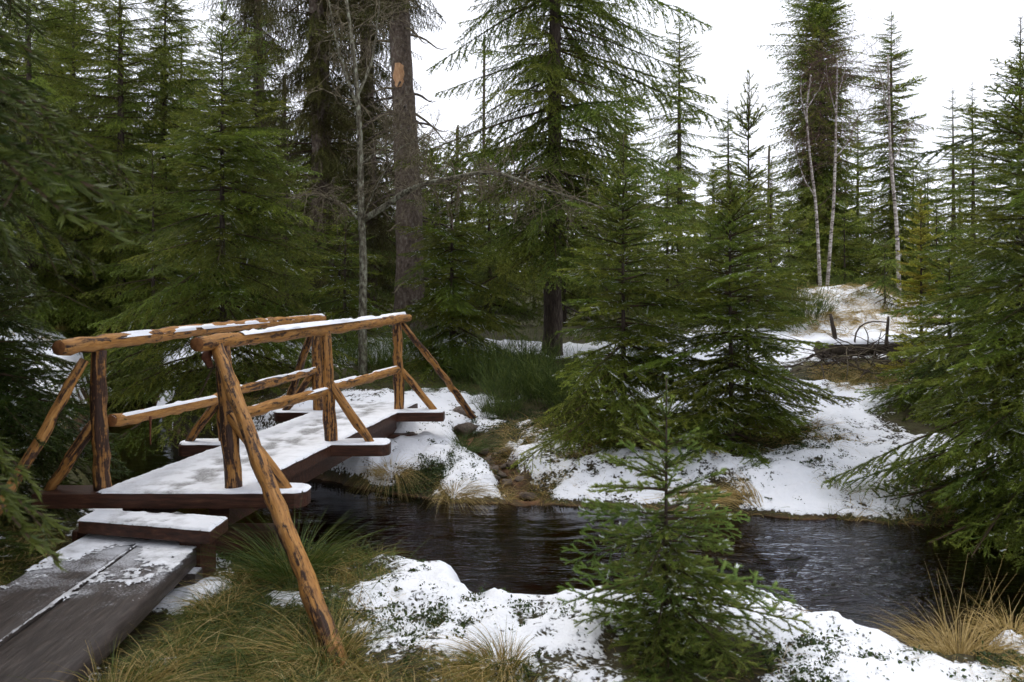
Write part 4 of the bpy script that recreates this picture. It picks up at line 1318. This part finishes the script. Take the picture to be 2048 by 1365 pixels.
za = gz(5.2, 14.0)
fallen('fallen snow topped log with upright dead stubs below the snowy mound', (5.05, 14.0, gz(5.05, 14) + .16), (8.2, 14.3, gz(8.2, 14.3) + .2), .15, 71,
       [([(1674, 700, 14), (1668, 665, 14), (1661, 628, 14)], .045), ([(1772, 695, 14), (1774, 665, 14), (1777, 633, 14)], .035), ([(1709, 695, 13.95), (1709, 665, 13.95), (1722, 645, 13.9), (1752, 642, 13.9), (1775, 645, 13.9)], .016),
        ([(1735, 695, 13.95), (1737, 670, 13.9), (1728, 655, 13.9)], .012)])
pl = at(140, 548, 17.2); pr_ = at(232, 585, 16.6)
fallen('fallen snow covered trunk on the left slope', (pl.x, pl.y, gz(pl.x, pl.y) + .12), (pr_.x, pr_.y, gz(pr_.x, pr_.y) + .10), .15, 72, [])

rg = np.random.RandomState(12)
bp = thing('brush_pile', 'tangle of dead roots and branches under the fallen log', 'brush', (5.55, 12.8, gz(5.55, 12.8)))
for k in range(170):
    a = np.array([rg.normal(.1, .75), rg.normal(.1, .45), rg.uniform(-.08, .36)]); az = rg.uniform(0, 6.3); L = rg.uniform(.4, 1.2)
    d = np.array([math.cos(az), math.sin(az) * .5, rg.uniform(-.5, .5)])
    q = resample([a, a + d * L * .4 + rg.normal(0, .06, 3), a + d * L * .7 + rg.normal(0, .08, 3), a + d * L], 7)
    V, F = tube(q, np.linspace(.022 if k < 6 else .011, .004, 7), 5)
    o = MB().add(V, F).build('branch', MAT['dead'] if k % 4 else MAT['twig_grey'], bp)


def stone_mesh(seed, r):
    rg = np.random.RandomState(seed)
    n, m = 14, 10
    V = []
    for i_ in range(m):
        th = PI * i_ / (m - 1)
        for j_ in range(n):
            ph = 2 * PI * j_ / n
            d = np.array([math.sin(th) * math.cos(ph), math.sin(th) * math.sin(ph), math.cos(th)])
            V.append(d)
    V = np.array(V)
    k = 1 + .45 * pn(V[:, 0] * 1.3 + seed + .3 * V[:, 2], V[:, 1] * 1.3 + V[:, 2], seed) + .22 * pn(V[:, 0] * 3 + seed, V[:, 1] * 3 - V[:, 2] * 3, seed + 1)
    k = np.where(V[:, 2] > .55, k * .86, k)
    V = V * k[:, None] * r * np.array([1.25, .9, .55])
    ii = (np.arange(m - 1)[:, None] * n + np.arange(n)[None, :]); jj = np.roll(ii, -1, 1)
    F = np.stack([ii, jj, jj + n, ii + n], -1).reshape(-1, 4)
    return MB().add(V, F).mesh('stone', MAT['stone'])


SM = [stone_mesh(k, 1.0) for k in range(4)]
rg = np.random.RandomState(3)
for k in range(16):
    f = rg.uniform(.1, 1) * 3; i_ = min(2, int(f)); f -= i_
    bx = BROOK[i_][0] + (BROOK[i_ + 1][0] - BROOK[i_][0]) * f + rg.normal(0, .10); by = BROOK[i_][1] + (BROOK[i_ + 1][1] - BROOK[i_][1]) * f
    o = link('stone', SM[k % 4]); r = rg.uniform(.035, .085)
    o.location = (bx, by, gz(bx, by) + r * .15); o.scale = (r, r, r); o.rotation_euler = (rg.normal(0, .2), rg.normal(0, .2), rg.uniform(0, 6))
    tag(o, 'small wet brown stone lying in the trickle on the far bank', 'stone', 'stones in the trickle')
for k, (px, d, r, lab) in enumerate([(925, 10.5, .13, 'brown block of stone beside the far foot of the bridge'), (935, 10.15, .15, 'larger pale brown stone in front of the block at the far bridge foot')]):
    p = at(px, 0, d); o = link('stone', SM[k + 1]); o.location = (p.x, d, gz(p.x, d) + r * .1); o.scale = (r * .9, r * .8, r * 1.1); o.rotation_euler = (.2, .1, k)
    tag(o, lab, 'stone')

# ------------------------------------------------------------------ grass, sprigs, shrubs
def blades(mb, base, dirv, L, bend, wdt, tint, seg=4):
    """curved tapering blades as strips"""
    Nn = len(base)
    t = np.linspace(0, 1, seg + 1)
    side = np.cross(dirv, np.random.RandomState(Nn).normal(size=(Nn, 3))); side /= np.linalg.norm(side, axis=1)[:, None] + 1e-9
    C = base[:, None, :] + dirv[:, None, :] * (L[:, None] * t[None, :])[..., None] + bend[:, None, :] * (t[None, :, None] ** 2)
    wd = (wdt[:, None] * (1 - t[None, :] * .85))[..., None] * .5
    V = np.stack([C - side[:, None, :] * wd, C + side[:, None, :] * wd], 2).reshape(-1, 3)
    n = (seg + 1) * 2
    b = (np.arange(Nn)[:, None] * n + np.arange(seg)[None, :] * 2).ravel()
    F = np.stack([b, b + 1, b + 3, b + 2], -1)
    mb.add(V, F, 0, tint=np.repeat(tint, n))


def lie(v):
    return v / (np.linalg.norm(v, axis=1)[:, None] + 1e-9)


def scatter_grass(mb, cx, cy, rx, ry, n, l0, l1, tint0, tint1, seed, flow=(0, 0), up=.9, smax=.75, wd=.005):
    rg = np.random.RandomState(seed)
    nc = max(3, n // 22)
    ccx = cx + rg.uniform(-rx, rx, nc); ccy = cy + rg.uniform(-ry, ry, nc)
    k = rg.randint(0, nc, n)
    x = ccx[k] + rg.normal(0, .045, n); y = ccy[k] + rg.normal(0, .045, n)
    z, sdv, bd = land(x, y, True)
    ok = (snow_amt(x, y, sdv, bd) < smax + rg.normal(0, .12, n)) & (sdv > -.03)
    ok &= ~((x > -2.83) & (x < -1.78) & (y < 5.7))
    ok &= ~((x > -3.1) & (x < -1.6) & (y > 5.4) & (y < 6.2))
    x, y, z, k = x[ok], y[ok], z[ok], k[ok]
    n = len(x)
    if n == 0: return
    caz = rg.uniform(0, 2 * PI, nc)[k] + rg.normal(0, .7, n)
    d = lie(np.c_[np.cos(caz) * .55 + flow[0] + rg.normal(0, .2, n), np.sin(caz) * .55 + flow[1] + rg.normal(0, .2, n), np.full(n, up) * rg.uniform(.5, 1.3, n)])
    L = rg.uniform(l0, l1, n)
    bend = np.c_[np.cos(caz) * L * .45, np.sin(caz) * L * .45, -L * rg.uniform(.3, .95, n)]
    ct = rg.uniform(tint0, tint1, nc)[k]
    blades(mb, np.c_[x, y, z - .01], d, L, bend, wd * rg.uniform(.6, 1.3, n), np.clip(ct + rg.normal(0, .12, n), 0, 1))


mb = MB()
scatter_grass(mb, -1.35, 4.3, .6, 1.3, 9500, .10, .32, .0, .7, 1, (.1, -.1), smax=.62)
scatter_grass(mb, -.75, 3.4, .9, .6, 5500, .10, .28, .05, .95, 2, (.2, 0), smax=.62)
scatter_grass(mb, .1, 3.3, .7, .4, 1800, .1, .25, .3, 1.0, 3)
scatter_grass(mb, -3.4, 5.3, .6, .9, 3500, .15, .4, .1, .9, 4)
scatter_grass(mb, 1.8, 9.6, 1.9, .5, 4500, .12, .35, .45, 1.0, 5, (0, -.4), .6)
scatter_grass(mb, 3.7, 7.5, .8, .6, 2600, .12, .3, .2, .9, 6, (-.2, -.2))
scatter_grass(mb, 5.7, 12.5, 1.1, .9, 6000, .12, .35, .4, 1.0, 7, (0, -.3), .7, .9, .007)
scatter_grass(mb, -1.66, 4.2, .1, 1.4, 3600, .12, .30, .0, .9, 18, (-.1, -.1), .9, 1.2)
scatter_grass(mb, .5, 4.5, 1.9, 1.2, 5200, .04, .14, .2, 1.0, 15, (0, 0), .8, 1.0, .004)
scatter_grass(mb, 1.2, 8.5, 2.2, .8, 2600, .05, .16, .3, 1.0, 16, (0, -.2), .8, .95, .005)
scatter_grass(mb, 2.9, 4.2, .6, .6, 900, .05, .2, .5, 1.0, 17, (0, 0), .8, 1.1)
scatter_grass(mb, -1.5, 4.7, .35, .9, 3500, .08, .2, .0, .35, 14, wd=.005)
scatter_grass(mb, 7.2, 17.8, 1.8, 1.6, 7000, .2, .5, .55, 1.0, 8, (-.2, -.4), .5, 1.3, .009)
scatter_grass(mb, 0.0, 12.8, 2.4, 1.3, 6500, .15, .4, .0, .5, 9, smax=.8, wd=.006)
scatter_grass(mb, -4.2, 12, 1.5, 1.5, 2500, .15, .35, .1, .8, 10, wd=.006)
scatter_grass(mb, -9, 19, 4, 4, 3500, .25, .5, .3, 1.0, 11, smax=.8, wd=.012)
scatter_grass(mb, .4, 8.7, 1.1, .5, 1600, .08, .22, .4, 1.0, 12, smax=.7)
scatter_grass(mb, -2.2, 14.5, 1.6, 1.2, 3000, .15, .35, .1, .5, 13, smax=.9, wd=.007)
tag(mb.build('grass', MAT['grass'], None), 'matted green and straw coloured grass on the stream banks', 'grass', kind='stuff')


def tussock(label, x, y, n, l0, l1, t0, t1, rad, seed, flow=(0, 0), up=1.0, fall=.7, wd=.004, stalks=0, sl=.7):
    rg = np.random.RandomState(seed)
    z0 = gz(x, y)
    az = rg.uniform(0, 2 * PI, n); r = rad * np.sqrt(rg.uniform(0, 1, n))
    b = np.c_[r * np.cos(az), r * np.sin(az), rad * .35 * (1 - (r / rad) ** 2) - .02]
    d = lie(np.c_[np.cos(az) * .55 + flow[0], np.sin(az) * .55 + flow[1], up * rg.uniform(.5, 1.3, n)])
    L = rg.uniform(l0, l1, n)
    mb = MB()
    blades(mb, b, d, L, np.c_[np.cos(az) * L * .4 + flow[0] * L, np.sin(az) * L * .4 + flow[1] * L, -L * fall * rg.uniform(.4, 1.2, n)], wd * rg.uniform(.6, 1.3, n), np.clip(rg.uniform(t0, t1, n), 0, 1), 5)
    root = thing('grass_tussock', label, 'grass', (x, y, z0))
    mb.build('blades', MAT['grass'], root)
    if stalks:
        m = stalks
        az = rg.uniform(0, 2 * PI, m)
        mb = MB()
        L = rg.uniform(.5, 1.05, m) * sl
        blades(mb, np.c_[rg.normal(0, rad * .5, m), rg.normal(0, rad * .5, m), np.zeros(m)], lie(np.c_[np.cos(az) * .25 + .1, np.sin(az) * .25, np.ones(m)]), L, np.c_[np.cos(az) * L * .12, np.sin(az) * L * .12, -L * .03], np.full(m, .005), rg.uniform(.75, 1, m), 6)
        mb.build('stalks', MAT['grass'], root)
    return root


tussock('golden dry tussock with tall bare stalks at the right front bank', 2.24, 4.26, 620, .16, .40, .65, 1.0, .17, 1, stalks=24, sl=.68)
tussock('brownish flattened tussock behind the golden one in the snow', 2.62, 4.45, 260, .12, .3, .6, 1.0, .14, 2, fall=1.0)
tussock('low olive tussock at the bottom right corner', 2.4, 3.8, 320, .08, .2, .3, .9, .15, 3)
tussock('green rush clump beside the near long brace', -1.35, 5.25, 420, .3, .55, .0, .45, .16, 4, fall=.35, wd=.005)
tussock('thin dark rush clump alone in the far snow', 3.12, 8.05, 110, .2, .38, .1, .8, .08, 5, (.5, 0), fall=.5)
tussock('straw tussock hanging to the water under the middle crossbeam', -1.28, 8.95, 420, .25, .5, .55, 1.0, .16, 6, (0, -.4), fall=1.2)
tussock('straw coloured tussock bent into the water at the far bank', -.55, 8.38, 380, .2, .45, .5, 1.0, .15, 7, (.3, -.5), fall=.8)
tussock('brown flattened reeds at the far water edge, right of the sapling', 2.15, 8.0, 330, .25, .5, .7, 1.0, .22, 8, (-.6, .3), .6, .7, .006)
tussock('olive brown matted clump at the near water edge left of the sapling', -.08, 5.22, 420, .12, .3, .25, .9, .18, 14, (.3, .1), .6, 1.0)
tussock('straw tussock at the bottom edge left of the sapling', -.08, 4.02, 420, .15, .32, .35, 1.0, .13, 9, (-.3, -.2))
tussock('yellow tussock at the foot of the near long brace', -.95, 4.15, 420, .2, .42, .35, 1.0, .15, 10, (-.2, 0))
tussock('dark green rush on the far bank near the bridge end', -.50, 9.25, 260, .25, .45, .0, .3, .12, 11, (.3, -.2), fall=.5)
tussock('brown tuft of dead grass above the trickle', .02, 9.25, 200, .12, .25, .6, 1.0, .10, 12)
tussock('large straw tussock left of the ramp edge', -2.0 + .35, 3.55, 520, .2, .45, .3, 1.0, .2, 13, (.2, -.2))


def sprigs(mb, x, y, n_leaf, rad, seed, t0=0, t1=.8):
    rg = np.random.RandomState(seed)
    m = len(x)
    z = land(x, y)
    k = np.repeat(np.arange(m), n_leaf); n = len(k)
    rr = np.asarray(rad)[k] if np.ndim(rad) else np.full(n, rad)
    p = np.c_[x[k], y[k], z[k]] + rg.normal(size=(n, 3)) * np.c_[rr, rr, rr * .45] * .6
    p[:, 2] = np.maximum(p[:, 2], z[k]) + .025
    a = lie(rg.normal(size=(n, 3))); b = lie(np.cross(a, rg.normal(size=(n, 3))))
    l = rg.uniform(.006, .014, n)[:, None]
    V = np.stack([p - a * l, p + b * l * .55, p + a * l, p - b * l * .55], 1).reshape(-1, 3)
    mb.add(V, np.arange(len(V)).reshape(-1, 4), 0, tint=np.repeat(np.clip(rg.uniform(t0, t1, n), 0, 1), 4))


mb = MB()
rg = np.random.RandomState(8)
x = rg.uniform(-1.9, 3.4, 6500); y = rg.uniform(3.0, 6.2, 6500)
s_ = stream_sd(x, y); nz = fbm(x * 2.6, y * 2.6, 141, 4, .7)
ok = (s_ > .06) & (nz > rg.uniform(.24, .5, 6500)) & ~((x < -1.75) & (y < 5.7))
sprigs(mb, x[ok], y[ok], 30, rg.uniform(.008, .03, ok.sum()) * (.6 + 1.6 * np.clip(nz[ok], 0, .6)), 1)
x = rg.uniform(-1.3, 3.8, 3000); y = rg.uniform(7.8, 10.0, 3000)
s_ = stream_sd(x, y); nz = fbm(x * 4, y * 4, 142, 3)
ok = (s_ > .1) & (nz > rg.uniform(.08, .5, 3000))
sprigs(mb, x[ok], y[ok], 16, rg.uniform(.015, .06, ok.sum()), 2)
for cx, cy, sx, sy, n in ((-.95, 8.72, .28, .12, 260), (-.75, 8.95, .15, .08, 80), (3.2, 9.3, .25, .5, 160), (1.55, 4.05, .14, .10, 90), (1.35, 3.75, .08, .06, 40), (2.5, 3.9, .2, .1, 80), (-.3, 4.55, .3, .2, 120), (0.0, 10.1, .6, .3, 300), (5.5, 12.6, .5, .3, 260), (6.2, 12.9, .5, .3, 200), (-1.5, 5.75, .25, .12, 160)):
    sprigs(mb, cx + rg.normal(0, sx, n), cy + rg.normal(0, sy, n), 22, .05, int(abs(cx * 100)) + n)
tag(mb.build('ground_cover', MAT['moss'], None), 'dark bilberry and heather sprigs poking through the snow', 'ground cover', kind='stuff')


def shrub_mesh(seed):
    rg = np.random.RandomState(seed)
    mb = MB()
    n = 190
    az = rg.uniform(0, 2 * PI, n); r = .28 * np.sqrt(rg.uniform(0, 1, n))
    b = np.c_[r * np.cos(az), r * np.sin(az), np.full(n, -.05)]
    d = lie(np.c_[np.cos(az) * r * 1.6 + rg.normal(0, .15, n), np.sin(az) * r * 1.6 + rg.normal(0, .15, n), np.ones(n)])
    L = rg.uniform(.3, .75, n)
    blades(mb, b, d, L, rg.normal(0, .05, (n, 3)), np.full(n, .007), rg.uniform(0, .6, n), 4)
    k = np.repeat(np.arange(n), 9); m = len(k); f = rg.uniform(.3, 1, m)
    d2 = lie(d[k] + rg.normal(0, .38, (m, 3)))
    blades(mb, b[k] + d[k] * (L[k] * f)[:, None], d2, rg.uniform(.06, .2, m), np.zeros((m, 3)), np.full(m, .006), rg.uniform(.1, 1, m), 2)
    return mb.mesh('stems', MAT['broom'])


SH = [shrub_mesh(1), shrub_mesh(2)]
for k, (px, d, s_, lab) in enumerate([(1035, 11.2, 1.0, 'light green broom like shrub standing in snow right of the far long brace'), (1110, 11.0, 1.05, 'light green shrub touching the young spruce with the pale leader'), (1165, 10.4, .9, 'green shrub at the left foot of the young spruce with the pale leader'),
                                      (955, 12.6, .95, 'dark green shrub behind the far long brace'), (1050, 12.9, 1.0, 'green shrub in front of the middle tall trunk'), (880, 13.6, .9, 'green shrub behind the far end of the right handrail'), (760, 12.9, .85, 'green shrub right beside the lichen covered trunk'),
                                      (695, 13.6, .8, 'green shrub left of the lichen covered trunk'), (1605, 17.8, 1.3, 'bright green shrub at the left foot of the snowy mound'), (1560, 18.2, 1.0, 'lower bright green shrub further left of the mound'), (1690, 21.6, 1.2, 'green shrub on the ridge behind the snowy mound'),
                                      (1745, 21.4, 1.2, 'green shrub on the ridge, right one behind the mound'), (1000, 10.5, .55, 'low dark shrub at the foot of the far long brace'), (820, 14.4, .9, 'shrub in the shade under the bright green low boughs')]):
    p = at(px, 0, d)
    root = thing('shrub', lab, 'shrub', (p.x, d, gz(p.x, d)), k * 1.3, 'green shrubs behind the stream')
    root.scale = (s_ * 1.2, s_ * 1.2, s_)
    link('stems', SH[k % 2], root)
